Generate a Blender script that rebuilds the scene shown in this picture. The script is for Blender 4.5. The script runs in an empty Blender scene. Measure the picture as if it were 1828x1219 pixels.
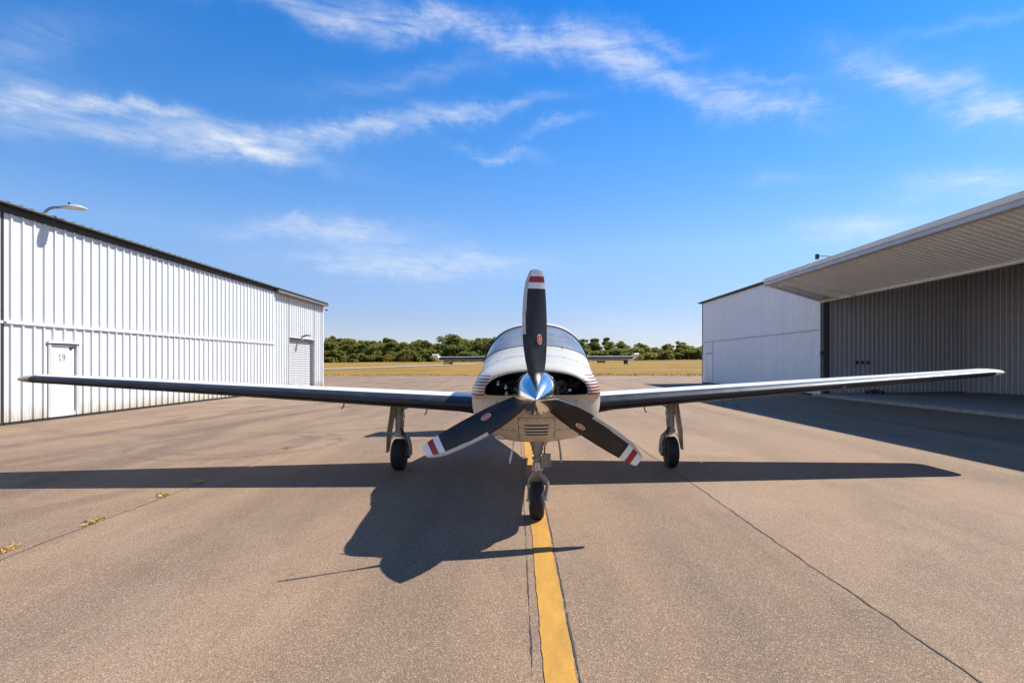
import bpy, bmesh, math, random
from mathutils import Vector, Matrix, noise
from mathutils.bvhtree import BVHTree
R = math.radians
random.seed(7)
S = bpy.context.scene
COL = S.collection

# ------------------------------------------------------------------ camera, sky, sun, exposure
CAM_H, FPX, CX, CY = 1.45, 970.0, 1015.0, 648.0          # calibrated on the 1828 x 1219 photograph
cam = bpy.data.cameras.new('camera'); camo = bpy.data.objects.new('camera', cam); COL.objects.link(camo)
camo.location = (0, 0, CAM_H); camo.rotation_euler = (R(90), 0, 0)
cam.sensor_width = 36; cam.lens = FPX / 1828 * 36
cam.shift_x = -(CX - 914) / 1828; cam.shift_y = (CY - 609.5) / 1828
cam.clip_start = 0.05; cam.clip_end = 5000
S.camera = camo
SUN_TO = Vector((0.739, 0.388, 1.0)).normalized()
EXPOSURE = 0.90
SKY_STRENGTH = 0.11
SUN_STRENGTH = 4.3
S.view_settings.view_transform = 'Standard'; S.view_settings.look = 'None'
S.view_settings.exposure = EXPOSURE; S.view_settings.gamma = 1; S.view_settings.use_curve_mapping = False
S.render.engine = 'CYCLES'

sun = bpy.data.lights.new('sun', 'SUN'); suno = bpy.data.objects.new('sun', sun); COL.objects.link(suno)
sun.energy = SUN_STRENGTH; sun.angle = R(0.53); sun.color = (1.0, 0.985, 0.95)
suno.rotation_euler = SUN_TO.to_track_quat('Z', 'Y').to_euler()
suno.location = SUN_TO * 60

world = bpy.data.worlds.new('World'); S.world = world; world.use_nodes = True
AIR = [(0.0, (.47, .46, .62)), (.05, (.51, .49, .64)), (.13, (.70, .72, .82)), (.22, (.44, .72, .93)), (.37, (.14, .64, 1.02)), (.60, (.45, .72, .90)), (1.0, (.55, .76, .88))]
def build_world():
    nt = world.node_tree; N = nt.nodes; L = nt.links; N.clear()
    out = N.new('ShaderNodeOutputWorld'); bg = N.new('ShaderNodeBackground'); bg.inputs[1].default_value = SKY_STRENGTH
    L.new(bg.outputs[0], out.inputs[0])
    sky = N.new('ShaderNodeTexSky'); sky.sky_type = 'NISHITA'; sky.sun_disc = False
    sky.sun_elevation = math.asin(SUN_TO.z); sky.sun_rotation = math.atan2(SUN_TO.x, SUN_TO.y)
    sky.altitude = 200; sky.air_density = 1.0; sky.dust_density = 0.12; sky.ozone_density = 2.0
    def M(op, a, b=None, c=None, clamp=False):
        n = N.new('ShaderNodeMath'); n.operation = op; n.use_clamp = clamp
        for i, v in enumerate((a, b, c)):
            if v is None: continue
            if isinstance(v, (int, float)): n.inputs[i].default_value = v
            else: L.new(v, n.inputs[i])
        return n.outputs[0]
    tc = N.new('ShaderNodeTexCoord'); sep = N.new('ShaderNodeSeparateXYZ'); L.new(tc.outputs['Generated'], sep.inputs[0])
    x, y, z = sep.outputs
    az = M('ARCTAN2', x, y); el = M('ARCSINE', z)
    # fibrous noise: the direction laid out in degrees of azimuth and elevation
    comb = N.new('ShaderNodeCombineXYZ'); L.new(az, comb.inputs[0]); L.new(el, comb.inputs[1])
    def noise_tex(scale, detail, rough, dist, mx=1, my=1, rot=0.0):
        mp = N.new('ShaderNodeMapping'); mp.inputs['Scale'].default_value = (mx, my, 1); mp.inputs['Rotation'].default_value = (0, 0, rot)
        L.new(comb.outputs[0], mp.inputs[0])
        n = N.new('ShaderNodeTexNoise'); n.inputs['Scale'].default_value = scale; n.inputs['Detail'].default_value = detail
        n.inputs['Roughness'].default_value = rough; n.inputs['Distortion'].default_value = dist
        L.new(mp.outputs[0], n.inputs[0]); return n
    warp = noise_tex(6.0, 6, 0.62, 0.3); ws = N.new('ShaderNodeSeparateColor'); L.new(warp.outputs['Color'], ws.inputs[0])
    wa = M('MULTIPLY', M('SUBTRACT', ws.outputs[0], 0.5), 0.18); we = M('MULTIPLY', M('SUBTRACT', ws.outputs[1], 0.5), 0.12)
    A = M('ADD', az, wa); E = M('ADD', el, we)
    fib1 = noise_tex(11, 10, 0.70, 0.7, 1.0, 5.5, R(-12)); fib2 = noise_tex(9, 9, 0.68, 0.6, 1.0, 4.0, R(16)); fib3 = noise_tex(34, 6, 0.7, 0.4, 1.0, 3.0, R(30))
    f = M('ADD', M('MULTIPLY', fib1.outputs[0], 0.5), M('ADD', M('MULTIPLY', fib2.outputs[0], 0.35), M('MULTIPLY', fib3.outputs[0], 0.15)))
    f = M('MULTIPLY', M('SUBTRACT', f, 0.36), 3.6, clamp=True)
    # cirrus streaks: (x, y) of the middle and (dx, dy) of the half axis as seen, half width, strength
    st = [(600, 22, 170, 14, 24, .62), (860, 45, 190, 26, 24, .66), (1110, 98, 150, 34, 24, .66), (1330, 178, 140, 30, 24, .62),
          (1200, 66, 70, 10, 12, .38), (1365, 136, 60, 10, 9, .30), (40, 165, 130, 25, 42, .50), (240, 192, 190, 22, 15, .66),
          (300, 242, 200, 12, 26, .55), (480, 268, 120, 30, 20, .62), (560, 235, 160, -22, 24, .55), (800, 206, 160, -26, 15, .60),
          (985, 235, 60, -22, 9, .35), (890, 276, 70, 16, 9, .35), (1570, 132, 110, 24, 40, .32), (1690, 175, 130, 40, 22, .62),
          (1800, 196, 80, -22, 24, .66), (1540, 412, 90, -12, 22, .65), (1740, 332, 130, -14, 26, .65), (590, 415, 130, 6, 18, .75),
          (770, 474, 170, 10, 24, .75), (600, 468, 90, 3, 9, .32), (1140, 575, 120, 0, 26, .30), (740, 130, 160, -30, 22, .22),
          (1390, 318, 50, 6, 12, .22), (30, 60, 160, -10, 40, .20), (1720, 40, 140, -30, 14, .22)]
    tot = None
    for (px, py, dx, dy, w, s) in st:
        def ae(a, b):
            t = (a - CX) / FPX; aa = math.atan(t); return aa, math.atan((CY - b) / FPX * math.cos(aa))
        a0, e0 = ae(px, py); a1, e1 = ae(px + dx, py + dy); ux, uy = a1 - a0, e1 - e0
        ln = math.hypot(ux, uy); ux /= ln; uy /= ln
        wl = abs(ae(px, py + w)[1] - e0) * 1.0
        p = M('MULTIPLY_ADD', E, uy/ln, M('MULTIPLY_ADD', A, ux/ln, -(a0*ux + e0*uy)/ln))
        q = M('MULTIPLY_ADD', E, ux/wl, M('MULTIPLY_ADD', A, -uy/wl, (a0*uy - e0*ux)/wl))
        g = M('POWER', 0.3679, M('MULTIPLY_ADD', q, q, M('MULTIPLY', p, p)))
        tot = M('MULTIPLY', g, s) if tot is None else M('MULTIPLY_ADD', g, s, tot)
    # the rest of the sky carries the same thin cirrus
    far = noise_tex(2.2, 6, 0.6, 0.6, 1.0, 2.6, R(8))
    rest = M('MULTIPLY', M('SUBTRACT', far.outputs[0], 0.56), 2.2, clamp=True)
    rest = M('MULTIPLY', rest, M('GREATER_THAN', M('ABSOLUTE', az), 0.95))
    soft = M('ADD', M('MULTIPLY', f, 0.86), 0.10)
    mask = M('MULTIPLY', M('ADD', tot, rest), soft, clamp=True)
    mask = M('MULTIPLY', mask, M('GREATER_THAN', z, 0.0))
    hs = N.new('ShaderNodeHueSaturation'); hs.inputs['Saturation'].default_value = 1.15; hs.inputs['Hue'].default_value = 0.5
    L.new(sky.outputs[0], hs.inputs['Color'])
    mix = N.new('ShaderNodeMix'); mix.data_type = 'RGBA'; L.new(mask, mix.inputs[0])
    # colour of clear air by height above the horizon: pale low down, deep azure overhead
    cr = N.new('ShaderNodeValToRGB'); L.new(M('DIVIDE', el, 1.5708), cr.inputs[0])
    stops = AIR
    cr.color_ramp.elements[0].position = stops[0][0]; cr.color_ramp.elements[0].color = (*stops[0][1], 1)
    cr.color_ramp.elements[1].position = stops[-1][0]; cr.color_ramp.elements[1].color = (*stops[-1][1], 1)
    for p_, c_ in stops[1:-1]: cr.color_ramp.elements.new(p_).color = (*c_, 1)
    tint = N.new('ShaderNodeMix'); tint.data_type = 'RGBA'; tint.blend_type = 'MULTIPLY'; tint.inputs[0].default_value = 1.0
    L.new(hs.outputs[0], tint.inputs[6]); L.new(cr.outputs[0], tint.inputs[7])
    L.new(tint.outputs[2], mix.inputs[6]); mix.inputs[7].default_value = (4.3, 4.5, 4.75, 1)
    L.new(mix.outputs[2], bg.inputs[0])
build_world()

# ------------------------------------------------------------------ helpers
PHI = math.atan(0.095)                    # hangar rows and painted line run towards (923, 648)
CP, SP = math.cos(PHI), math.sin(PHI)
def H(x, y, z=0.0): return Vector((x * CP - y * SP, x * SP + y * CP, z))     # hangar frame -> world
def hy_at(px, hx):                         # where a sight line meets a wall that stands at hx
    t = (px - CX) / FPX; return hx * (CP - t * SP) / (SP + t * CP)
def depth(hx, hy): return hx * SP + hy * CP
def z_at(py, d): return CAM_H + (CY - py) * d / FPX

def tag(o, label=None, cat=None, group=None, kind=None):
    if label: o['label'] = label
    if cat: o['category'] = cat
    if group: o['group'] = group
    if kind: o['kind'] = kind
    return o
def empty(name, loc=(0, 0, 0), rz=0.0):
    o = bpy.data.objects.new(name, None); COL.objects.link(o); o.location = loc; o.rotation_euler = (0, 0, rz)
    o.empty_display_size = 0.2; return o
def link(name, me, parent=None, loc=None, rot=None):
    o = bpy.data.objects.new(name, me); COL.objects.link(o)
    if parent is not None: o.parent = parent
    if loc is not None: o.location = loc
    if rot is not None: o.rotation_euler = rot
    return o

class MB:
    """collects faces, builds one mesh object"""
    def __init__(s): s.v = []; s.f = []; s.m = []; s.mi = 0
    def quad_grid(s, rows, close=False, cap0=False, cap1=False, flip=False):
        b = len(s.v); n = len(rows[0])
        for r in rows: s.v += [tuple(p) for p in r]
        for i in range(len(rows) - 1):
            for j in range(n if close else n - 1):
                k = (j + 1) % n; q = (b + i*n + j, b + i*n + k, b + (i+1)*n + k, b + (i+1)*n + j)
                s.f.append(q[::-1] if flip else q); s.m.append(s.mi)
        if cap0:
            q = tuple(b + j for j in range(n)); s.f.append(q if flip else q[::-1]); s.m.append(s.mi)
        if cap1:
            q = tuple(b + (len(rows)-1)*n + j for j in range(n)); s.f.append(q[::-1] if flip else q); s.m.append(s.mi)
        return s
    def box(s, c, d, M=None, bev=0.0):
        hx, hy, hz = d[0]/2, d[1]/2, d[2]/2; b = len(s.v)
        if bev <= 0:
            P = [Vector((sx*hx, sy*hy, sz*hz)) for sz in (-1, 1) for sy in (-1, 1) for sx in (-1, 1)]
            F = [(0, 2, 3, 1), (4, 5, 7, 6), (0, 1, 5, 4), (2, 6, 7, 3), (0, 4, 6, 2), (1, 3, 7, 5)]
        else:
            bm = bmesh.new(); bmesh.ops.create_cube(bm, size=1)
            for v in bm.verts: v.co = Vector((v.co.x*d[0], v.co.y*d[1], v.co.z*d[2]))
            bmesh.ops.bevel(bm, geom=bm.edges[:], offset=bev, segments=2, affect='EDGES', profile=0.5)
            bm.verts.index_update(); P = [v.co.copy() for v in bm.verts]; F = [tuple(v.index for v in f.verts) for f in bm.faces]; bm.free()
        c = Vector(c)
        for p in P: s.v.append(tuple((M @ p if M is not None else p) + c))
        for f in F: s.f.append(tuple(b + i for i in f)); s.m.append(s.mi)
        return s
    def tube(s, pts, rad, n=12, caps=True, flat=1.0):
        pts = [Vector(p) for p in pts]
        if isinstance(rad, (int, float)): rad = [rad]*len(pts)
        rows = []; up = None
        for i, p in enumerate(pts):
            t = (pts[min(i+1, len(pts)-1)] - pts[max(i-1, 0)]).normalized()
            if up is None:
                up = Vector((0, 0, 1)) if abs(t.z) < 0.9 else Vector((1, 0, 0))
            a = t.cross(up).normalized(); bb = a.cross(t).normalized(); up = bb
            rows.append([p + (a*math.cos(2*math.pi*k/n) + bb*flat*math.sin(2*math.pi*k/n))*rad[i] for k in range(n)])
        return s.quad_grid(rows, True, caps, caps, flip=False)
    def lathe(s, prof, origin, axis, n=32, cap0=False, cap1=False):
        """prof: (distance along axis, radius)"""
        o = Vector(origin); ax = Vector(axis).normalized()
        a = ax.cross(Vector((0, 0, 1)) if abs(ax.z) < 0.9 else Vector((1, 0, 0))).normalized(); b = ax.cross(a)
        rows = [[o + ax*d + (a*math.cos(2*math.pi*k/n) + b*math.sin(2*math.pi*k/n))*r for k in range(n)] for d, r in prof]
        return s.quad_grid(rows, True, cap0, cap1)
    def poly(s, pts):
        b = len(s.v); s.v += [tuple(p) for p in pts]; s.f.append(tuple(range(b, b+len(pts)))); s.m.append(s.mi); return s
    def mesh(s, name, mats, smooth=35, fix=True, off=(0, 0, 0)):
        me = bpy.data.meshes.new(name)
        ox, oy, oz = off
        me.from_pydata([(p[0]-ox, p[1]-oy, p[2]-oz) for p in s.v], [], s.f)
        for m in (mats if isinstance(mats, (list, tuple)) else [mats]): me.materials.append(m)
        me.polygons.foreach_set('material_index', s.m)
        if fix:
            bm = bmesh.new(); bm.from_mesh(me); bmesh.ops.remove_doubles(bm, verts=bm.verts, dist=1e-5)
            bmesh.ops.recalc_face_normals(bm, faces=bm.faces); bm.to_mesh(me); bm.free()
        if smooth:
            me.polygons.foreach_set('use_smooth', [True]*len(me.polygons)); me.set_sharp_from_angle(angle=R(smooth))
        me.update(); return me
    def build(s, name, mats, parent=None, smooth=35, fix=True, off=(0, 0, 0), **k):
        return link(name, s.mesh(name, mats, smooth, fix, off), parent, **k)

# ------------------------------------------------------------------ materials
def nodes_of(name):
    m = bpy.data.materials.new(name); m.use_nodes = True; nt = m.node_tree
    return m, nt, nt.nodes, nt.links, nt.nodes['Principled BSDF']
class G:
    """small node-graph helper"""
    def __init__(s, nt): s.nt = nt; s.N = nt.nodes; s.L = nt.links
    def put(s, sock, v):
        if isinstance(v, bpy.types.NodeSocket): s.L.new(v, sock)
        elif isinstance(v, (tuple, list)) and len(v) == 3 and sock.type == 'RGBA': sock.default_value = (*v, 1)
        else: sock.default_value = v
    def math(s, op, a, b=None, c=None, clamp=False):
        n = s.N.new('ShaderNodeMath'); n.operation = op; n.use_clamp = clamp
        for i, v in enumerate((a, b, c)):
            if v is not None: s.put(n.inputs[i], v)
        return n.outputs[0]
    def coord(s, kind='Object'): return s.N.new('ShaderNodeTexCoord').outputs[kind]
    def pos(s): return s.N.new('ShaderNodeNewGeometry').outputs['Position']
    def map(s, v, scale=(1, 1, 1), rot=(0, 0, 0), loc=(0, 0, 0)):
        n = s.N.new('ShaderNodeMapping'); s.L.new(v, n.inputs[0]); n.inputs['Scale'].default_value = scale
        n.inputs['Rotation'].default_value = rot; n.inputs['Location'].default_value = loc; return n.outputs[0]
    def noise(s, v, scale, detail=4, rough=0.55, dist=0.0, out=0):
        n = s.N.new('ShaderNodeTexNoise'); s.L.new(v, n.inputs[0]); n.inputs['Scale'].default_value = scale
        n.inputs['Detail'].default_value = detail; n.inputs['Roughness'].default_value = rough; n.inputs['Distortion'].default_value = dist
        return n.outputs[out]
    def voronoi(s, v, scale, out=0, feature='F1'):
        n = s.N.new('ShaderNodeTexVoronoi'); n.feature = feature; s.L.new(v, n.inputs[0]); n.inputs['Scale'].default_value = scale; return n.outputs[out]
    def ramp(s, v, a, b, lo=0.0, hi=1.0):
        n = s.N.new('ShaderNodeMapRange'); n.clamp = True; s.put(n.inputs[0], v)
        for i, q in zip((1, 2, 3, 4), (a, b, lo, hi)): n.inputs[i].default_value = q
        return n.outputs[0]
    def mix(s, f, a, b, mode='MIX'):
        n = s.N.new('ShaderNodeMix'); n.data_type = 'RGBA'; n.blend_type = mode
        s.put(n.inputs[0], f); s.put(n.inputs[6], a); s.put(n.inputs[7], b); return n.outputs[2]
    def bump(s, h, strength=0.3, dist=0.01):
        n = s.N.new('ShaderNodeBump'); n.inputs['Strength'].default_value = strength; n.inputs['Distance'].default_value = dist
        s.L.new(h, n.inputs['Height']); return n.outputs[0]
    def sep(s, v):
        n = s.N.new('ShaderNodeSeparateXYZ'); s.L.new(v, n.inputs[0]); return n.outputs

def mat(name, col, rough=0.5, metal=0.0, var=0.12, vscale=3.0, bump=0.0, bscale=60.0, coat=0.0, dirt=None, dirt_amt=0.0, dscale=2.0):
    m, nt, N, L, B = nodes_of(name); g = G(nt); co = g.coord()
    n = g.noise(co, vscale, 6, 0.6)
    dark = tuple(c*(1-var) for c in col); lite = tuple(min(1, c*(1+var*0.6)) for c in col)
    c = g.mix(g.ramp(n, 0.3, 0.7), dark, lite)
    if dirt:
        d = g.noise(co, dscale, 8, 0.7, 0.4); c = g.mix(g.math('MULTIPLY', g.ramp(d, 0.5, 0.75), dirt_amt), c, dirt)
    g.put(B.inputs['Base Color'], c)
    r = g.ramp(g.noise(co, vscale*4, 5, 0.6), 0.3, 0.7, max(0.02, rough*0.8), min(1, rough*1.2)); g.put(B.inputs['Roughness'], r)
    B.inputs['Metallic'].default_value = metal; B.inputs['Coat Weight'].default_value = coat; B.inputs['Coat Roughness'].default_value = 0.08
    if bump: g.put(B.inputs['Normal'], g.bump(g.noise(co, bscale, 4, 0.6), bump, 0.004))
    return m

def mat_asphalt():
    m, nt, N, L, B = nodes_of('aged_asphalt'); g = G(nt); p = g.pos()
    h = g.map(p, rot=(0, 0, -PHI))                           # laid in lanes along the hangar row
    big = g.noise(g.map(h, (1, .25, 1)), 0.35, 5, 0.6, 0.4); mid = g.noise(h, 1.6, 5, 0.6, 0.2)
    c = g.mix(g.ramp(big, 0.32, 0.68), (0.243, 0.152, 0.091), (0.340, 0.218, 0.127))
    c = g.mix(g.math('MULTIPLY', g.ramp(mid, 0.42, 0.7), 0.5), c, (0.205, 0.130, 0.080))
    # older bay to the left of the joint is pinker and darker, traffic lanes are darker
    hx, hy, hz = g.sep(h)
    left = g.ramp(g.math('ADD', hx, g.math('MULTIPLY', mid, 0.2)), -3.8, -3.7, 1, 0)
    c = g.mix(g.math('MULTIPLY', left, 0.25), c, (0.238, 0.137, 0.084))
    right = g.ramp(hx, 2.09, 2.12, 0, 1); c = g.mix(g.math('MULTIPLY', right, 0.3), c, (0.360, 0.232, 0.141))
    lanes = g.noise(g.map(h, (1, .045, 1)), 0.9, 4, 0.55, 0.35)
    c = g.mix(g.ramp(lanes, 0.50, 0.68, 0, 0.6), c, (0.131, 0.084, 0.055))
    arc = g.noise(g.map(p, (.5, .16, 1), rot=(0, 0, R(58))), 1.1, 5, 0.6, 1.6)
    c = g.mix(g.math('MULTIPLY', g.ramp(arc, 0.53, 0.64, 0, 0.7), g.ramp(hx, -3.0, -5.0, 0, 1)), c, (0.125, 0.078, 0.051))
    # blotchy wear: soft dark patches, oil drips, pale worn areas
    w1 = g.noise(g.map(h, (1, .5, 1), loc=(3, 7, 0)), 0.55, 6, 0.68, 0.8); c = g.mix(g.ramp(w1, 0.50, 0.70, 0, 0.55), c, (0.108, 0.077, 0.059))
    w2 = g.noise(g.map(h, (1, .35, 1), loc=(11, 2, 0)), 0.8, 6, 0.65, 0.5); c = g.mix(g.ramp(w2, 0.55, 0.72, 0, 0.45), c, (0.371, 0.270, 0.198))
    w3 = g.noise(p, 2.3, 3, 0.5, 0.2); c = g.mix(g.ramp(w3, 0.70, 0.76, 0, 0.6), c, (0.072, 0.053, 0.044))
    # lengthwise traffic lanes either side of the line
    for (lx, lw, am) in ((1.25, .45, .6), (-.55, .40, .5), (-2.1, .5, .25), (4.2, .6, .22)):
        dl = g.math('ABSOLUTE', g.math('SUBTRACT', g.math('ADD', hx, g.math('MULTIPLY', g.math('SUBTRACT', w1, .5), .9)), lx))
        c = g.mix(g.math('MULTIPLY', g.ramp(dl, 0, lw, am, 0), g.ramp(w2, .30, .62, 1, .35)), c, (0.115, 0.080, 0.062))
    # rubber laid down by turning tyres
    for (cx_, cy_, r_, wd, am) in ((-5.9, 9.8, 1.65, .12, .8), (-5.9, 9.8, 1.20, .10, .6), (-9.5, 8.6, 2.6, .14, .35), (-3.2, 13.5, 3.4, .16, .4), (-8.0, 17, 6.2, .25, .4), (54.2, 8.5, 64.0, .42, 1.0), (54.2, 8.5, 62.3, .34, .8), (40.0, 4.0, 46.6, .25, .45), (-30, 25, 21.5, .3, .5)):
        dd = N.new('ShaderNodeVectorMath'); dd.operation = 'DISTANCE'; L.new(p, dd.inputs[0]); dd.inputs[1].default_value = (cx_, cy_, 0)
        rr = g.math('ABSOLUTE', g.math('SUBTRACT', g.math('ADD', dd.outputs['Value'], g.math('MULTIPLY', g.math('SUBTRACT', mid, .5), .5)), r_))
        c = g.mix(g.math('MULTIPLY', g.ramp(rr, 0, wd, am, 0), g.ramp(mid, .30, .55)), c, (0.101, 0.067, 0.048))
    # aggregate
    vo = g.voronoi(p, 190, 1); s = g.sep(vo)
    ag = g.noise(p, 210, 3, 0.7)
    c = g.mix(g.ramp(s[0], 0.80, 0.97, 0, 0.7), c, (0.624, 0.443, 0.279))
    c = g.mix(g.ramp(s[1], 0.74, 0.98, 0, 0.8), c, (0.063, 0.042, 0.028))
    pit = g.noise(p, 95, 4, 0.75)
    c = g.mix(g.ramp(pit, 0.58, 0.72, 0, 0.6), c, (0.088, 0.056, 0.036))
    c = g.mix(g.ramp(ag, 0.3, 0.7, 0.0, 0.35), c, (0.150, 0.098, 0.064))
    g.put(B.inputs['Base Color'], c); B.inputs['Roughness'].default_value = 0.86; B.inputs['Specular IOR Level'].default_value = 0.3
    hgt = g.math('ADD', g.math('MULTIPLY', g.voronoi(p, 190), 1.0), g.math('MULTIPLY', pit, 1.2))
    g.put(B.inputs['Normal'], g.bump(hgt, 0.6, 0.005))
    return m
def mat_paint_line(name, col, wear=0.5):
    m, nt, N, L, B = nodes_of(name); g = G(nt); p = g.pos()
    n1 = g.noise(p, 60, 5, 0.8); n2 = g.noise(g.map(p, (3, 1, 1)), 3, 8, 0.75); n3 = g.noise(p, 150, 3, 0.75)
    c = g.mix(g.ramp(n2, 0.3, 0.7), tuple(v*0.62 for v in col), col)
    c = g.mix(g.ramp(n1, 0.66 - .1*wear, 0.78 - .1*wear, 0, 0.9), c, (0.14, 0.11, 0.09))
    c = g.mix(g.ramp(n3, 0.35, 0.7, 0.0, 0.55), c, tuple(v*0.5 for v in col))
    g.put(B.inputs['Base Color'], c); B.inputs['Roughness'].default_value = 0.75
    g.put(B.inputs['Normal'], g.bump(n1, 0.4, 0.004)); return m
def mat_grass(name, a, b, c2, scale=1.0):
    m, nt, N, L, B = nodes_of(name); g = G(nt); p = g.pos()
    n1 = g.noise(g.map(p, (1, .4, 1)), 0.09*scale, 6, 0.65, 0.5); n2 = g.noise(p, 0.8*scale, 6, 0.7); n3 = g.noise(p, 6*scale, 4, 0.7)
    c = g.mix(g.ramp(n1, 0.35, 0.65), a, b)
    c = g.mix(g.ramp(n2, 0.45, 0.72, 0, 0.6), c, c2)
    n4 = g.noise(g.map(p, (.35, 1, 1), loc=(40, 9, 0)), 0.16*scale, 5, 0.7, 0.6); c = g.mix(g.ramp(n4, 0.47, 0.62, 0, 0.65), c, (0.235, 0.125, 0.04))
    c = g.mix(g.ramp(n3, 0.35, 0.75, 0, 0.45), c, tuple(v*0.45 for v in a))
    g.put(B.inputs['Base Color'], c); B.inputs['Roughness'].default_value = 0.9; B.inputs['Specular IOR Level'].default_value = 0.1
    g.put(B.inputs['Normal'], g.bump(g.math('ADD', n3, g.math('MULTIPLY', n2, 2)), 0.8, 0.25)); return m
def mat_leaf(name, a, b, c2):
    m, nt, N, L, B = nodes_of(name); g = G(nt); p = g.pos()
    rnd = N.new('ShaderNodeObjectInfo').outputs['Random']
    n1 = g.noise(p, 0.45, 3, 0.6); n2 = g.noise(p, 3.0, 2, 0.6)
    c = g.mix(g.ramp(n1, 0.35, 0.65), a, b); c = g.mix(g.ramp(n2, 0.5, 0.75, 0, 0.6), c, c2)
    c = g.mix(g.math('MULTIPLY', rnd, 0.5), c, (0.13, 0.11, 0.035))
    g.put(B.inputs['Base Color'], c); B.inputs['Roughness'].default_value = 0.6; B.inputs['Specular IOR Level'].default_value = 0.2
    tl = N.new('ShaderNodeBsdfTranslucent'); g.put(tl.inputs[0], g.mix(0.4, c, (0.30, 0.29, 0.05)))
    mx = N.new('ShaderNodeMixShader'); mx.inputs[0].default_value = 0.6
    L.new(B.outputs[0], mx.inputs[1]); L.new(tl.outputs[0], mx.inputs[2]); L.new(mx.outputs[0], N['Material Output'].inputs[0])
    return m
def mat_sheet(name, col, dirt=(0.42, 0.30, 0.14), dz=0.45, amt=0.55):
    """painted steel sheeting, splash dirt near the ground, faint rain streaks"""
    m, nt, N, L, B = nodes_of(name); g = G(nt); p = g.pos()
    rnd = N.new('ShaderNodeObjectInfo').outputs['Random']
    st = g.noise(g.map(p, (3, 3, .10)), 2.6, 7, 0.72, 0.1); n = g.noise(p, 1.1, 4, 0.6)
    c = g.mix(g.ramp(n, 0.3, 0.7), tuple(v*0.93 for v in col), col)
    c = g.mix(g.ramp(st, 0.50, 0.78, 0, 0.4), c, tuple(v*0.72 for v in col))
    c = g.mix(g.math('MULTIPLY', rnd, 0.10), c, tuple(v*0.75 for v in col))
    z = g.sep(p)[2]; d = g.math('ADD', z, g.math('MULTIPLY', g.math('SUBTRACT', g.noise(p, 2.5, 6, 0.7), 0.5), 0.5))
    c = g.mix(g.ramp(d, 0.02, dz, amt, 0.0), c, dirt)
    g.put(B.inputs['Base Color'], c); B.inputs['Roughness'].default_value = 0.42; B.inputs['Specular IOR Level'].default_value = 0.4
    g.put(B.inputs['Normal'], g.bump(g.noise(g.map(p, (1, 1, .3)), 1.7, 3, 0.5), 0.12, 0.03)); return m
def mat_fuselage():
    m, nt, N, L, B = nodes_of('aircraft_white_paint'); g = G(nt); co = g.coord(); x, y, z = g.sep(co)
    n = g.noise(co, 2.5, 6, 0.65, 0.3); n2 = g.noise(g.map(co, (8, 1.2, 8)), 2.5, 6, 0.7, 0.2)
    c = g.mix(g.ramp(n, 0.35, 0.7), (0.59, 0.52, 0.41), (0.51, 0.44, 0.335))
    c = g.mix(g.ramp(n2, 0.50, 0.72, 0, 0.5), c, (0.36, 0.31, 0.24))
    n5 = g.noise(co, 26, 5, 0.75); c = g.mix(g.ramp(n5, 0.60, 0.72, 0, 0.45), c, (0.26, 0.21, 0.16))
    # maroon speed stripes along the cowl side, thin above and thick below
    t = g.ramp(z, 1.175, 1.365, 0, 1); k = g.math('FRACT', g.math('MULTIPLY', t, 6.999)); wid = g.ramp(t, 0, 1, 0.74, 0.30)
    on = g.math('LESS_THAN', k, wid)
    on = g.math('MULTIPLY', on, g.math('GREATER_THAN', z, 1.176)); on = g.math('MULTIPLY', on, g.math('LESS_THAN', z, 1.364))
    on = g.math('MULTIPLY', on, g.math('GREATER_THAN', g.math('ABSOLUTE', x), g.math('MULTIPLY_ADD', t, -0.056, 0.438)))
    stripe = g.mix(g.ramp(g.noise(co, 9, 4, 0.6), 0.3, 0.7), (0.17, 0.018, 0.02), (0.24, 0.035, 0.03))
    c = g.mix(on, c, stripe)
    g.put(B.inputs['Base Color'], c); B.inputs['Roughness'].default_value = 0.38; B.inputs['Coat Weight'].default_value = 0.25; B.inputs['Coat Roughness'].default_value = 0.12
    return m
def mat_glass(name, tint, rough=0.03, opac=0.35):
    m, nt, N, L, B = nodes_of(name); g = G(nt); co = g.coord()
    tr = N.new('ShaderNodeBsdfTransparent'); tr.inputs[0].default_value = (*tint, 1)
    sc = g.noise(co, 5, 6, 0.7); g.put(B.inputs['Base Color'], g.mix(sc, (0.34, 0.36, 0.37), (0.50, 0.52, 0.52)))
    B.inputs['Roughness'].default_value = rough; B.inputs['Specular IOR Level'].default_value = 0.7; B.inputs['Coat Weight'].default_value = 1.0; B.inputs['Coat Roughness'].default_value = 0.02
    mx = N.new('ShaderNodeMixShader'); g.put(mx.inputs[0], g.ramp(sc, 0.3, 0.7, opac*0.8, opac*1.2))
    L.new(tr.outputs[0], mx.inputs[1]); L.new(B.outputs[0], mx.inputs[2]); L.new(mx.outputs[0], N['Material Output'].inputs[0]); return m

M = {}
M['asphalt'] = mat_asphalt()
M['yellow'] = mat_paint_line('yellow_road_paint', (0.56, 0.27, 0.03), 0.8)
M['whiteline'] = mat_paint_line('white_road_paint', (0.62, 0.56, 0.48), 0.9)
M['crack'] = mat('crack_filler', (0.055, 0.045, 0.04), 0.9, var=0.4, vscale=20)
M['grass'] = mat_grass('dry_mown_grass', (0.35, 0.21, 0.052), (0.43, 0.24, 0.062), (0.18, 0.16, 0.035))
M['drygrass'] = mat('dry_grass_blades', (0.62, 0.42, 0.15), 0.8, var=0.4, vscale=30)
M['fieldblade'] = mat('field_grass_blades', (0.42, 0.29, 0.08), 0.85, var=0.4, vscale=0.4)
M['taxi'] = mat('pale_taxiway', (0.36, 0.30, 0.235), 0.9, var=0.15, vscale=0.3)
M['hill'] = mat_leaf('far_hill_wood', (0.035, 0.055, 0.035), (0.05, 0.07, 0.04), (0.03, 0.045, 0.03))
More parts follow.
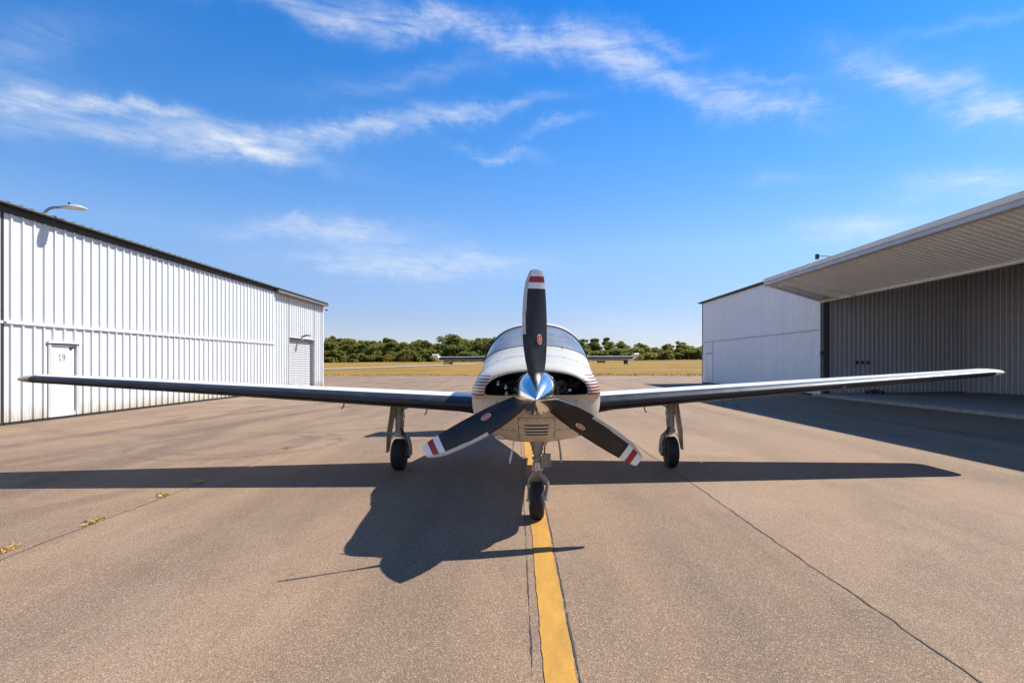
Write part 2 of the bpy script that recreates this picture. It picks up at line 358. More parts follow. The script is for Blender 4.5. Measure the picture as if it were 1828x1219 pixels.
M['leaf_a'] = mat_leaf('foliage_olive', (0.237, 0.263, 0.056), (0.375, 0.350, 0.075), (0.150, 0.188, 0.045))
M['leaf_b'] = mat_leaf('foliage_dark', (0.144, 0.194, 0.050), (0.250, 0.281, 0.069), (0.094, 0.138, 0.040))
M['leaf_c'] = mat_leaf('foliage_autumn', (0.325, 0.250, 0.062), (0.413, 0.312, 0.075), (0.213, 0.181, 0.053))
M['bark'] = mat('bark', (0.075, 0.058, 0.042), 0.9, var=0.4, vscale=6, bump=0.5, bscale=20)
M['sheet'] = mat_sheet('white_steel_sheet', (0.66, 0.66, 0.635), amt=0.75)
M['sheet_r'] = mat_sheet('white_steel_sheet_weathered', (0.88, 0.86, 0.82), amt=0.2)
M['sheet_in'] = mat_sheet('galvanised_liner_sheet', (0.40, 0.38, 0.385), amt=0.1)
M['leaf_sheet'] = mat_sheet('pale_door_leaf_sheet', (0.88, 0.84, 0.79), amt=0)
M['door_white'] = mat_sheet('white_door_paint', (0.86, 0.85, 0.80), dz=0.25, amt=0.35)
M['trim_white'] = mat('white_trim', (0.78, 0.77, 0.73), 0.45, var=0.1, vscale=1.5)
M['trim_cream'] = mat('cream_trim', (0.74, 0.68, 0.56), 0.45, var=0.12, vscale=1.5)
M['trim_grey'] = mat('grey_trim', (0.50, 0.49, 0.47), 0.5, var=0.15, vscale=2)
M['trim_dark'] = mat('dark_brown_trim', (0.026, 0.019, 0.016), 0.6, var=0.25, vscale=2)
M['trim_tan'] = mat('tan_gutter', (0.16, 0.145, 0.12), 0.5, var=0.15, vscale=2)
M['roof'] = mat('green_grey_roof_sheet', (0.16, 0.17, 0.155), 0.45, var=0.15, vscale=1)
M['rubber_seal'] = mat('black_rubber_seal', (0.02, 0.019, 0.018), 0.8, var=0.3)
M['concrete'] = mat('concrete_slab', (0.28, 0.27, 0.25), 0.8, var=0.18, vscale=1.2, bump=0.2, dirt=(0.12, 0.11, 0.10), dirt_amt=0.5, dscale=0.8)
M['conc_edge'] = mat('concrete_slab_edge', (0.33, 0.27, 0.19), 0.9, var=0.3, vscale=4, bump=0.4)
M['steel_dark'] = mat('dark_painted_steel', (0.045, 0.042, 0.045), 0.5, var=0.3, vscale=4)
M['galv'] = mat('galvanised_steel', (0.38, 0.39, 0.40), 0.42, 0.7, var=0.2, vscale=8)
M['lamp_grey'] = mat('light_grey_casting', (0.58, 0.58, 0.55), 0.5, var=0.12, vscale=8)
M['lamp_lens'] = mat('amber_lamp_lens', (0.42, 0.34, 0.18), 0.15, var=0.3, vscale=30, coat=1)
M['black'] = mat('black_plastic', (0.018, 0.018, 0.02), 0.45, var=0.3)
M['ink'] = mat('black_lettering', (0.03, 0.03, 0.035), 0.6)
M['fus'] = mat_fuselage()
M['white_paint'] = mat('white_wing_paint', (0.72, 0.70, 0.65), 0.35, var=0.10, vscale=2, coat=0.3, dirt=(0.40, 0.35, 0.28), dirt_amt=0.5)
M['boot'] = mat('black_rubber_boot', (0.018, 0.017, 0.019), 0.45, var=0.3, vscale=1.5, coat=0.05, dirt=(0.07, 0.065, 0.06), dirt_amt=0.4, dscale=1.2)
M['blade'] = mat('black_blade_paint', (0.012, 0.0115, 0.012), 0.5, var=0.35, vscale=6, dirt=(0.055, 0.052, 0.05), dirt_amt=0.5, dscale=11)
M['blade_white'] = mat('white_blade_tip', (0.78, 0.77, 0.74), 0.45, var=0.1, vscale=10)
M['blade_red'] = mat('red_blade_band', (0.33, 0.022, 0.028), 0.45, var=0.2, vscale=10)
M['blade_edge'] = mat('cream_erosion_strip', (0.55, 0.51, 0.43), 0.45, 0.25, var=0.15, vscale=12)
M['decal_red'] = mat('decal_red', (0.60, 0.06, 0.025), 0.4)
M['decal_white'] = mat('decal_white', (0.80, 0.76, 0.70), 0.4)
M['chrome'] = mat('polished_spinner', (0.93, 0.88, 0.80), 0.16, 1.0, var=0.04, vscale=3)
M['engine_dark'] = mat('engine_black', (0.022, 0.019, 0.019), 0.55, var=0.5, vscale=9)
M['engine_red'] = mat('engine_hose_red', (0.10, 0.020, 0.018), 0.6, var=0.3, vscale=9)
M['alu'] = mat('cast_aluminium', (0.62, 0.60, 0.56), 0.35, 0.8, var=0.2, vscale=12)
M['gear'] = mat('grimy_gear_paint', (0.36, 0.34, 0.30), 0.5, 0.15, var=0.3, vscale=9, dirt=(0.06, 0.05, 0.042), dirt_amt=0.95, dscale=14)
M['gear_dark'] = mat('greasy_gear_steel', (0.10, 0.09, 0.08), 0.5, 0.4, var=0.4, vscale=14)
M['gear_door'] = mat('gear_door_inside', (0.33, 0.32, 0.28), 0.5, 0.1, var=0.25, vscale=9, dirt=(0.08, 0.07, 0.06), dirt_amt=0.8, dscale=9)
M['chromerod'] = mat('oleo_chrome', (0.75, 0.75, 0.74), 0.15, 1.0)
M['tyre'] = mat('tyre_rubber', (0.022, 0.019, 0.018), 0.75, var=0.4, vscale=12, bump=0.2, bscale=80)
M['glass'] = mat_glass('windshield_acrylic', (0.42, 0.47, 0.52), 0.04, 0.58)
M['lens'] = mat_glass('clear_lens', (0.75, 0.75, 0.70), 0.03, 0.35)
M['interior'] = mat('cabin_interior', (0.05, 0.045, 0.04), 0.8, var=0.3)
M['seat'] = mat('tan_seat_leather', (0.16, 0.12, 0.085), 0.55, var=0.2)
M['tip_gold'] = mat('wing_tip_cream', (0.27, 0.225, 0.10), 0.35, var=0.2, vscale=10, coat=0.5)
M['sign_yellow'] = mat('yellow_sign_face', (0.62, 0.42, 0.03), 0.5)
M['red_steel'] = mat('worn_red_steel', (0.16, 0.03, 0.025), 0.5, var=0.4, vscale=10)

# ------------------------------------------------------------------ ground, field, markings
def field_z(X, Y):
    if Y <= 62: return -0.03
    t = X / Y; rise = min(3.4, max(1.5, 1.9 + (t + 0.45)*1.6))
    k = min(1.35, (Y - 62)/148)
    return -0.03 + rise*k
def build_ground():
    xs = sorted(set([-1500, -900, -600, -400, -300] + list(range(-240, 241, 12)) + [300, 400, 600, 900, 1500]))
    ys = sorted(set([-600, -200, -80, 0, 30, 50, 61.9] + [62 + i*6 for i in range(34)] + [300, 400, 700, 1200, 2500]))
    b = MB(); b.quad_grid([[(x, y, field_z(x, y) + (0.05*noise.noise((x*.05, y*.05, 0)) if y > 66 else 0)) for x in xs] for y in ys])
    tag(b.build('grass_field', M['grass'], smooth=60), kind='structure')
    # asphalt apron, its far edge slightly ragged
    b = MB(); top = [(x, 61.5 + 0.5*noise.noise((x*.11, 3, 0)) + 0.25*noise.noise((x*.7, 9, 0)), 0) for x in [-90 + 1.5*i for i in range(121)]]
    rows = [[(p[0], -60, 0) for p in top], [(p[0], 20, 0) for p in top], [(p[0], 50, 0) for p in top], top]
    b.quad_grid(rows)
    apron = tag(b.build('apron', M['asphalt'], smooth=0), kind='structure')
    # painted taxi line with slightly ragged edges
    def strip(name, m, x0, x1, y0, y1, z, step=0.12, jag=0.004, along='y'):
        b = MB(); n = max(2, int((y1 - y0)/step)); A = []; C = []
        for i in range(n + 1):
            t = y0 + (y1 - y0)*i/n
            ja = jag*noise.noise((t*14, x0*3, 1)) + jag*noise.noise((t*3, x0, 5)); jb = jag*noise.noise((t*14, x1*3, 2)) + jag*noise.noise((t*3, x1, 6))
            if along == 'y': A.append(H(x0 + ja, t, z)); C.append(H(x1 + jb, t, z))
            else: A.append(H(t, x0 + ja, z)); C.append(H(t, x1 + jb, z))
        b.quad_grid([A, C]); o = b.build(name, m, apron, smooth=0); o['kind'] = 'structure'; return o
    strip('taxi_line', M['yellow'], 0.125, 0.273, -8, 57, 0.006, 0.05, 0.006)
    strip('tar_seam', M['crack'], 0.284, 0.292, -8, 40, 0.004, 0.03, 0.007)
    strip('tar_seam', M['crack'], 0.070, 0.075, -8, 40, 0.004, 0.03, 0.006)
    for (pya, xa, xb) in ((723, 330, 556), (713, 392, 560)):
        d = CAM_H*FPX/(pya - CY); X0 = (xa - CX)/FPX*d; X1 = (xb - CX)/FPX*d
        hx0 = X0*CP + d*SP; hx1 = X1*CP + d*SP; hy = -0.5*(X0 + X1)*SP + d*CP
        strip('parking_line', M['whiteline'], hy - 0.05, hy + 0.05, hx0, hx1, 0.006, 0.1, 0.008, 'x')
    # long joints, opened by weather
    def crack(x, y0, y1, w, seed, wob):
        b = MB(); A = []; C = []; n = int((y1 - y0)/0.05)
        for i in range(n + 1):
            t = y0 + (y1 - y0)*i/n
            c = x + wob*noise.noise((t*1.3, seed, 0)) + wob*0.6*noise.noise((t*7, seed, 3)) + wob*.35*noise.noise((t*22, seed, 3))
            ww = w*(0.55 + 0.9*abs(noise.noise((t*5, seed, 8))))
            A.append(H(c - ww/2, t, 0.004)); C.append(H(c + ww/2, t, 0.004))
        b.quad_grid([A, C]); o = b.build('joint_crack', M['crack'], apron, smooth=0); o['kind'] = 'structure'
    crack(2.10, -6, 30, 0.012, 1.3, 0.020); crack(-3.80, -6, 40, 0.010, 4.1, 0.035); crack(6.6, 2, 34, 0.010, 7.7, 0.05)
    # pale strip of taxiway across the field
    pts = [(-75, 66), (-52, 82), (-41, 92), (-23.5, 138), (0, 163), (40, 180), (100, 190), (200, 196)]
    b = MB(); A = []; C = []
    P = [Vector((p[0], p[1])) for p in pts]; Q = []
    for i in range(len(P) - 1):
        for k in range(8): Q.append(P[i].lerp(P[i+1], k/8))
    Q.append(P[-1])
    for i, p in enumerate(Q):
        d = (Q[min(i+1, len(Q)-1)] - Q[max(i-1, 0)]).normalized(); nrm = Vector((-d.y, d.x)); w = 2.6
        a = p + nrm*w; c = p - nrm*w
        A.append((a.x, a.y, field_z(a.x, a.y) + 0.10)); C.append((c.x, c.y, field_z(c.x, c.y) + 0.10))
    b.quad_grid([A, C]); tag(b.build('taxiway', M['taxi'], smooth=60), kind='structure')
    # rough grass along the apron's edge
    b = MB(); rnd = random.Random(3)
    for i in range(6000):
        x = rnd.uniform(-48, 32); y = 61.7 + abs(rnd.gauss(0, 3.5)); z = field_z(x, y)
        h = rnd.uniform(0.03, 0.12); a = rnd.uniform(0, 6.28); w = rnd.uniform(0.03, 0.09)
        dx, dy = math.cos(a)*w, math.sin(a)*w; lx, ly = rnd.gauss(0, .06), rnd.gauss(0, .06)
        b.poly([(x-dx, y-dy, z), (x+dx, y+dy, z), (x+lx, y+ly, z+h)])
    tag(b.build('edge_grass', M['fieldblade'], smooth=0, fix=False), 'rough dry grass along the far edge of the apron', 'grass', kind='stuff')
    # distant wooded ridge
    b = MB(); xs = [-700 + 14*i for i in range(101)]
    top = [(x, 720 + 20*noise.noise((x*.01, 1, 0)), 16 + 9*noise.noise((x*.006, 2, 0)) + 5*max(0, min(1, x/150)) + 2.2*noise.noise((x*.08, 5, 0))) for x in xs]
    b.quad_grid([[(x, 640, -2) for x in xs], [(p[0], 680, p[2]*.7) for p in top], top, [(p[0], 800, p[2]*.8) for p in top], [(p[0], 900, -2) for p in top]])
    tag(b.build('hill', M['hill'], smooth=0), kind='structure')
    return apron
APRON = build_ground()

# ------------------------------------------------------------------ corrugated sheets
_sheet = {}
def sheet_mesh(width, length, pitch, rib_h, mtl, key=''):
    """standing sheet: x = out of the wall, y = along it, z = up, closed, ribs proud"""
    k = (round(width, 3), round(length, 3), pitch, rib_h, mtl.name, key)
    if k in _sheet: return _sheet[k]
    prof = [(0, 0)]; n = max(1, int(round(width/pitch))); pt = width/n
    for i in range(n):
        c = (i + 0.5)*pt
        for f in (0.28, 0.72):
            if f == 0.28: prof += [(c - pt*.36, 0), (c - pt*.33, rib_h*.16), (c - pt*.25, rib_h*.16), (c - pt*.22, 0)]
            else: pass
        prof += [(c - pt*.13, 0), (c - pt*.065, rib_h), (c + pt*.065, rib_h), (c + pt*.13, 0)]
        prof += [(c + pt*.22, 0), (c + pt*.25, rib_h*.16), (c + pt*.33, rib_h*.16), (c + pt*.36, 0)]
    prof += [(width, 0), (width, -0.02), (0, -0.02)]
    b = MB(); b.quad_grid([[(p[1], p[0], 0) for p in prof], [(p[1], p[0], length) for p in prof]], True, True, True)
    me = b.mesh('panel', mtl, smooth=0); _sheet[k] = me; return me

def flip_y(theta):
    return (Matrix.Rotation(theta, 3, 'Y') @ Matrix.Rotation(math.pi, 3, 'Z')).to_euler()
def bx(parent, name, m, lo, hi, bev=0.0, base=(0, 0, 0)):
    """box between two corners (given in the parent's frame)"""
    c = [(a + b_)/2 for a, b_ in zip(lo, hi)]; d = [abs(b_ - a) for a, b_ in zip(lo, hi)]
    return MB().box((0, 0, 0), d, bev=bev).build(name, m, parent, smooth=0 if not bev else 30, loc=c)

# ------------------------------------------------------------------ left hangar
HXL = -11.85
def left_hangar():
    base_y = 20.0
    root = empty('hangar', H(HXL - 9, base_y, 0), PHI)
    tag(root, 'sunlit white ribbed metal hangar with a bifold door, a numbered door and a roll-up door', 'hangar')
    fx = 9.0                                        # face of the folding door in the root's frame
    def ly(px, hx=HXL): return hy_at(px, hx) - base_y
    y_seam = ly(5); y_dend = ly(490); y_end = ly(579)
    y_start = y_seam - 14.6*2
    eave = 4.94
    PW = 0.9144; ztrim = 2.40
    door_lo, door_hi = ly(87.5), ly(137); dtop = 1.96
    ru_lo, ru_hi, ru_top = ly(515.3, HXL - .12), ly(560, HXL - .12), 2.76
    # the folding door: sheets above and below the fold, leaving out the walk door
    def run(x, y0, y1, z0, z1, holes=(), m=M['sheet'], pitch=0.3048):
        y = y0
        n = int(math.ceil((y1 - y0)/PW - 1e-6))
        for i in range(n):
            a, b_ = y0 + i*PW, min(y1, y0 + (i+1)*PW)
            segs = [(a, b_, z0, z1)]
            for (h0, h1, ht) in holes:
                new = []
                for (p, q, r, s_) in segs:
                    if q <= h0 or p >= h1 or r >= ht: new.append((p, q, r, s_)); continue
                    if p < h0: new.append((p, h0, r, s_))
                    if q > h1: new.append((h1, q, r, s_))
                    new.append((max(p, h0), min(q, h1), ht, s_))
                segs = new
            for (p, q, r, s_) in segs:
                if q - p < 0.02 or s_ - r < 0.02: continue
                link('panel', sheet_mesh(q - p, s_ - r, pitch, 0.040, m), root, (x, p, r))
    y0 = y_seam + 0.03
    run(fx, y0, y_dend, ztrim + 0.03, eave)
    run(fx, y0, y_dend, 0.07, ztrim - 0.03, [(door_lo - .06, door_hi + .06, dtop + .06)])
    # next bay's door, beyond the seam
    run(fx, y_start, y_seam - 0.06, ztrim + 0.03, eave); run(fx, y_start, y_seam - 0.06, 0.07, ztrim - 0.03)
    # plain wall with the roll-up door
    run(fx - 0.12, y_dend + 0.02, y_end, 0.03, eave, [(ru_lo - .04, ru_hi + .04, ru_top + .04)], pitch=0.3048)
    # corner trims and seams
    bx(root, 'seam_post', M['trim_dark'], (fx - .30, y_seam - .055, 0), (fx - .005, y_seam + .025, eave))
    bx(root, 'corner_trim', M['trim_white'], (fx - .26, y_end + 0.002, 0.02), (fx - .075, y_end + .09, eave))
    bx(root, 'door_edge_trim', M['trim_white'], (fx - .118, y_dend + .001, 0.05), (fx + .012, y_dend + .03, eave))
    for a, b_ in ((y0, y_dend), (y_start, y_seam - .06)):
        bx(root, 'fold_flashing', M['trim_white'], (fx - .018, a, ztrim - .028), (fx + .062, b_, ztrim + .028))
        bx(root, 'bottom_seal', M['rubber_seal'], (fx - .12, a, 0.0), (fx + .012, b_, 0.068))
    bx(root, 'sill_trim', M['rubber_seal'], (fx - .26, y_dend + .035, 0.0), (fx - .10, ru_lo - .05, 0.028))
    bx(root, 'sill_trim', M['rubber_seal'], (fx - .26, ru_hi + .05, 0.0), (fx - .10, y_end, 0.028))
    # eave: dark fascia over the doors, pale gutter over the plain wall
    bx(root, 'fascia', M['trim_dark'], (fx - .3, y_start, eave + .002), (fx + .055, y_dend, eave + .165))
    bx(root, 'gutter', M['trim_tan'], (fx - .3, y_dend + .004, eave + .002), (fx + .20, y_end + .12, eave + .13))
    bx(root, 'gutter_lip', M['trim_dark'], (fx - .3, y_dend + .006, eave + .132), (fx + .22, y_end + .14, eave + .165))
    # roof sheets; the rib ends show along the eave
    n = int((y_end - .2 - y_start)/PW)
    rme = sheet_mesh(PW - 0.004, 9.6, 0.3048, 0.03, M['roof'], 'roof')
    for i in range(n + 1):
        link('roof_panel', rme, root, (fx + .25, y_start + i*PW, eave + .190), (0, R(-90 + 4.8), 0))
    for i in range(n + 1):                          # far slope of the roof
        o = link('roof_panel', rme, root, (fx + .24 - 2*9.6*math.cos(R(4.8)), y_start + (i+1)*PW, eave + .19), flip_y(R(90 - 4.8)))
    # gables and back, plain sheets
    w = 2*9.0
    for yy, nm in ((y_end, 'gable_wall'), (y_start, 'gable_wall')):
        b = MB(); t = .05 if yy == y_end else -.05
        prof = [(fx - .15, 0), (fx - .15, eave), (0, eave + .74), (-fx, eave), (-fx, 0)]
        b.quad_grid([[(p[0], yy - t - .06*(1 if t > 0 else -1), p[1]) for p in prof], [(p[0], yy - .06*(1 if t > 0 else -1), p[1]) for p in prof]], True, True, True)
        b.build(nm, M['sheet'], root, smooth=0)
    bx(root, 'back_wall', M['sheet'], (-fx - .05, y_start + .1, 0), (-fx + .05, y_end - .15, eave))
    # walk door with its number
    dr = bx(root, 'walk_door', M['door_white'], (fx - .07, door_lo + .045, 0.17), (fx - .025, door_hi - .045, dtop - .03), 0.004)
    for lo, hi in (((fx - .08, door_lo - .05, .07), (fx + .03, door_lo + .04, dtop)), ((fx - .08, door_hi - .04, .07), (fx + .03, door_hi + .05, dtop))):
        bx(root, 'door_jamb', M['trim_grey'], lo, hi)
    bx(root, 'door_head', M['trim_white'], (fx - .08, door_lo - .09, dtop + .002), (fx + .07, door_hi + .09, dtop + .05))
    bx(root, 'door_sill', M['door_white'], (fx - .08, door_lo + .042, .07), (fx + .005, door_hi - .042, .166))
    c = Vector(dr.location)
    zn = z_at(638, depth(HXL, (door_lo+door_hi)/2 + base_y)) - c.z
    nb = MB(); hh, ww, tk = .085, .05, .022                       # '1' with its foot and flag, then '9'
    nb.box((.026, -.075, zn), (.006, tk, 2*hh)); nb.box((.0262, -.075, zn - hh + .008), (.006, .07, .016)); nb.box((.0261, -.096, zn + hh - .03), (.006, .022, .022))
    o = nb.build('numeral', M['ink'], dr, smooth=0); o['label'] = 'black numeral 1'
    nb = MB(); ring = []
    for i in range(25):
        q = 2*math.pi*i/24
        ring.append([Vector((xx, .045 + (ww - kk)*math.cos(q), zn + hh - .052 + (.052 - kk)*math.sin(q))) for xx, kk in ((.023, 0), (.029, 0), (.029, tk), (.023, tk))])
    nb.quad_grid(ring, True)
    nb.tube([(.026, .045 + ww - tk/2, zn + .03), (.026, .045 + ww - tk/2, zn - .02), (.026, .07, zn - .065), (.026, .03, zn - hh + .011), (.026, .002, zn - hh + .02)], .010, 6)
    o = nb.build('numeral', M['ink'], dr, smooth=0); o['label'] = 'black numeral 9'
    MB().tube([(0.024, -0.36, -0.05), (0.075, -0.36, -0.05), (0.08, -0.26, -0.05)], [.022, .016, .013], 10).build('handle', M['galv'], dr)
    MB().box((0.045, 0.28, 0.80), (.05, .11, .045), bev=.008).build('door_closer', M['black'], dr, smooth=30)
    # roll-up door
    x_r = fx - .12 - .20
    dep = []
    slat = MB(); sh = 0.0985
    prof = [(0, 0), (0, .022), (.036, .028), (.036, .05), (.012, sh - .012), (0, sh - .003), (-.02, sh - .003), (-.02, 0)]
    W = ru_hi - ru_lo
    slat.quad_grid([[(p[0], 0, p[1]) for p in prof], [(p[0], W, p[1]) for p in prof]], True, True, True)
    sme = slat.mesh('slat', M['trim_grey'], smooth=0)
    ro = bx(root, 'roll_up_door', M['door_white'], (x_r - .01, ru_lo + .01, .01), (x_r + .02, ru_hi - .01, .10))
    k = 0
    while .10 + (k+1)*sh < ru_top + 0.01:
        link('slat', sme, ro, (-0.01, -W/2, .10 + k*sh - .055 + .003)); k += 1
    bx(root, 'roll_up_jamb', M['trim_grey'], (x_r - .03, ru_lo - .045, 0.01), (fx - .085, ru_lo - .002, ru_top + .04))
    bx(root, 'roll_up_jamb', M['trim_grey'], (x_r - .03, ru_hi + .002, 0.01), (fx - .085, ru_hi + .045, ru_top + .04))
    bx(root, 'roll_up_head', M['trim_grey'], (x_r - .03, ru_lo - .045, ru_top + .042), (fx - .075, ru_hi + .045, ru_top + .085))
    return root, base_y
LH, LHY = left_hangar()

def lamps_left():
    # cobra-head lamp rising from the roof edge, its head out over the door
    y0 = 13.95 + 1.13
    root = empty('roof_lamp', H(HXL - 0.20, y0, 5.13), PHI)
    tag(root, 'grey cobra-head lamp on a curved arm above the left hangar roof edge', 'lamp')
    pts = [(0, 0, -0.02)] + [(0.02 + .30*(1 - math.cos(a)), 0, .06 + .24*math.sin(a)) for a in [R(q) for q in range(0, 91, 12)]] + [(.46, 0, .305)]
    MB().tube(pts, .034, 12).build('arm', M['galv'], root)
    MB().box((0, 0, -.01), (.16, .16, .02), bev=.004).build('base_plate', M['galv'], root)
    rows = []
    for t in [i/14 for i in range(15)]:
        x = .42 + .62*t; w = .045 + .105*math.sin(min(1, t*1.5)*math.pi/2)*(1 if t < .72 else math.sqrt(max(0.01, 1 - ((t-.72)/.285)**2)))
        hgt = .05 + .03*math.sin(math.pi*min(1, t*1.05)); 
        if t > .8: hgt *= (1 - t)/.2*.75 + .25
        zc = .305 - .02*t
        rows.append([(x, w*math.cos(2*math.pi*k/16), zc + (hgt if math.sin(2*math.pi*k/16) > 0 else hgt*.55)*math.sin(2*math.pi*k/16)) for k in range(16)])
    hd = MB().quad_grid(rows, True, True, True).build('lamp_head', M['lamp_grey'], root)
    rows = [[(.74 + .115*1.0*(1 + math.cos(2*math.pi*k/20)*r) , .105*r*math.sin(2*math.pi*k/20), .262 - .03*(1 - r*r)) for k in range(20)] for r in (1, .8, .5, .05)]
    MB().quad_grid(rows, True, False, True).build('lens', M['lamp_lens'], hd)
    MB().lathe([(0, .028), (.05, .026), (.06, .015)], (.62, 0, .375), (0, 0, 1), 14, True, True).build('photocell', M['steel_dark'], hd)
    # wall lamp above the roll-up door
    yy = hy_at(538, HXL - .1); z = z_at(603, depth(HXL, yy))
    root = empty('wall_lamp', H(HXL - .085, yy, z), PHI)
    tag(root, 'small dark wall lamp above the roll-up door of the left hangar', 'lamp')
    MB().box((.03, 0, 0), (.06, .14, .26), bev=.01).build('back_box', M['trim_grey'], root)
    MB().tube([(.05, 0, .06), (.20, 0, .13), (.34, 0, .14)], [.045, .05, .04], 12).build('arm', M['steel_dark'], root)
    MB().lathe([(0, .04), (.03, .12), (.07, .13), (.075, .1)], (.36, 0, .17), (0, 0, -1), 20, True, True).build('shade', M['steel_dark'], root)
    # camera at the corner
    yy = hy_at(578, HXL - .1); z = z_at(552, depth(HXL, yy))
    root = empty('security_camera', H(HXL - .06, yy - .05, z), PHI)
    tag(root, 'tiny dark security camera under the far eave corner of the left hangar', 'camera')
    MB().box((-.01, 0, 0), (.04, .09, .12), bev=.006).build('bracket', M['trim_white'], root)
    MB().lathe([(0, .04), (.18, .045), (.19, .03)], (.03, 0.02, -.02), (.8, .5, -.25), 16, True, True).build('camera_body', M['steel_dark'], root)
lamps_left()

# ------------------------------------------------------------------ right hangar row
HXR = 13.34; HXS = 12.94; HXRIM = 10.66
def right_hangar():
    base_y = 26.0
    root = empty('hangar', H(HXR + 6, base_y, 0), PHI)
    tag(root, 'white metal hangar row in shade with one folding door raised and one shut', 'hangar')
    fx = -6.0
    def ly(px, hx=HXR): return hy_at(px, hx) - base_y
    y_far = ly(1254.8); y_open = ly(1470); top = 5.72; ztr = 2.92; PW = 0.9144
    y_near = y_open - 16.4
    M180 = math.pi
    def run(y0, y1, z0, z1, m=M['sheet_r'], x=fx):
        n = int(math.ceil((y1 - y0)/PW - 1e-6))
        for i in range(n):
            a, b_ = y0 + i*PW, min(y1, y0 + (i+1)*PW)
            if b_ - a < .03: continue
            link('panel', sheet_mesh(b_ - a, z1 - z0, 0.2286, 0.02, m), root, (x, b_, z0), (0, 0, M180))
    jw = 0.30
    y_walk = ly(1272.8)
    run(y_open + jw, y_far, ztr + .03, top)
    run(y_open + jw, y_walk - .03, 0.08, ztr - .03)
    run(y_walk + .03, y_far, 2.15, ztr - .03)
    # shut door: trims, walk door
    bx(root, 'fold_flashing', M['trim_grey'], (fx - .045, y_open + jw, ztr - .028), (fx + .03, y_far, ztr + .028))
    bx(root, 'post_trim', M['trim_grey'], (fx - .03, y_walk - .028, .05), (fx + .03, y_walk + .028, ztr - .03))
    wd = bx(root, 'walk_door', M['sheet_r'], (fx + .0, y_walk + .20, .06), (fx + .05, y_walk + 1.12, 2.06), .004)
    MB().tube([(-.024, .36, -.03), (-.07, .36, -.03), (-.075, .27, -.03)], [.02, .014, .012], 8).build('handle', M['galv'], wd)
    for a in ((y_walk + .03, y_walk + .195), (y_walk + 1.125, y_far)): bx(root, 'door_jamb', M['trim_white'], (fx - .015, a[0], .06), (fx + .05, a[1], 2.148))
    bx(root, 'door_head', M['trim_grey'], (fx - .03, y_walk + .19, 2.065), (fx + .05, y_walk + 1.13, 2.12))
    bx(root, 'bottom_seal', M['rubber_seal'], (fx - .02, y_open + jw, 0), (fx + .08, y_far, .075))
    bx(root, 'corner_trim', M['steel_dark'], (fx - .03, y_far + .002, 0), (fx + .2, y_far + .09, top))
    bx(root, 'eave_trim', M['trim_dark'], (fx - .16, y_open - .2, top + .002), (fx + .3, y_far + .3, top + .07))
    # jamb between the bays
    bx(root, 'jamb_post', M['trim_white'], (fx - .03, y_open + .21, 0.0), (fx + .22, y_open + jw - .004, top))
    bx(root, 'jamb_column', M['steel_dark'], (fx - .005, y_open - .02, 0.116), (fx + .26, y_open + .2, top))
    MB().box((fx - .05, y_open + .06, 1.88), (.09, .13, .16), bev=.02).build('latch_box', M['steel_dark'], root)
    # header over the open bay
    bx(root, 'header', M['sheet_r'], (fx + .05, y_near, 4.45), (fx + .2, y_open - .03, top))
    # roof
    rme = sheet_mesh(PW - .004, 7.6, .2286, .03, M['roof'], 'roofr')
    n = int((y_far + .3 - y_near)/PW)
    for i in range(n + 1):
        link('roof_panel', rme, root, (fx - .2, y_near + (i + 1)*PW - .3, top + .10), flip_y(R(90 - 4.5)))
    bx(root, 'far_roof', M['roof'], (fx + 7.3, y_near, top + .55), (fx + 14, y_far + .3, top + .62))
    # floor slab with its front edge
    slabx = fx - (HXR - HXS)
    bx(root, 'floor_slab', M['concrete'], (slabx, y_near - .4, .004), (8, y_open + .2, .115), .012)
    # concrete face of the slab edge: a ragged strip
    b = MB(); A = []; C = []; n = 120
    for i in range(n + 1):
        t = y_near - .4 + (y_open + .6 - y_near)*i/n
        A.append((slabx - .02 - .03*abs(noise.noise((t*3, 1, 1))), t, .004)); C.append((slabx - .004, t, .108 + .006*noise.noise((t*5, 2, 2))))
    b.quad_grid([A, C]); b.build('slab_edge', M['conc_edge'], root, smooth=0)
    # partition, ribbed, between the open bay and the next; bends at the back
    def wall(p0, p1, z1, nm='partition_panel'):
        p0, p1 = Vector(p0), Vector(p1); d = p1 - p0; L = d.length; a = math.atan2(d.y, d.x)
        n = max(1, int(round(L/.72))); w = L/n
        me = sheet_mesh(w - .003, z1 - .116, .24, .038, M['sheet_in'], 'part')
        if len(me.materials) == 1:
            me.materials.append(M['leaf_sheet'])  # paler rib faces: light caught by the ribs, put into the colour
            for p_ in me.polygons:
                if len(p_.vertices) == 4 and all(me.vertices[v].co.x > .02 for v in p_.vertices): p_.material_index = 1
        for i in range(n):                           # sheet's +x must face the bay (-y side)
            q = p0 + d*((i)/n)
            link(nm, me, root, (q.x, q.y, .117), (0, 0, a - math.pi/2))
    pa = (fx + .27, y_open + .12); 
    X1, Y1 = 25.4*(1716 - CX)/FPX, 25.4
    b1 = (X1*CP + Y1*SP - HXR - 6, -X1*SP + Y1*CP - base_y)
    X2, Y2 = 21.6*(1905 - CX)/FPX, 21.6
    b2 = (X2*CP + Y2*SP - HXR - 6, -X2*SP + Y2*CP - base_y)
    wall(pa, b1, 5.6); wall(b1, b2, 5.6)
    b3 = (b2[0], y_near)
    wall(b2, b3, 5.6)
    # latch bar on the partition
    yb = y_open + .12
    for px_ in (1520, 1530, 1541):
        t = (px_ - CX)/FPX; hx = 24.4*t*CP + 24.4*SP - HXR - 6
        MB().box((hx, yb - .04, z_at(647, 24.4)), (.12, .07, .14), bev=.015).build('wall_hook', M['steel_dark'], root, smooth=30)
    # raised folding door: lower leaf seen from below, upper leaf behind it
    dx0, z0 = fx - .02, 4.13; dx1, z1 = fx - (HXR - HXRIM), 4.84
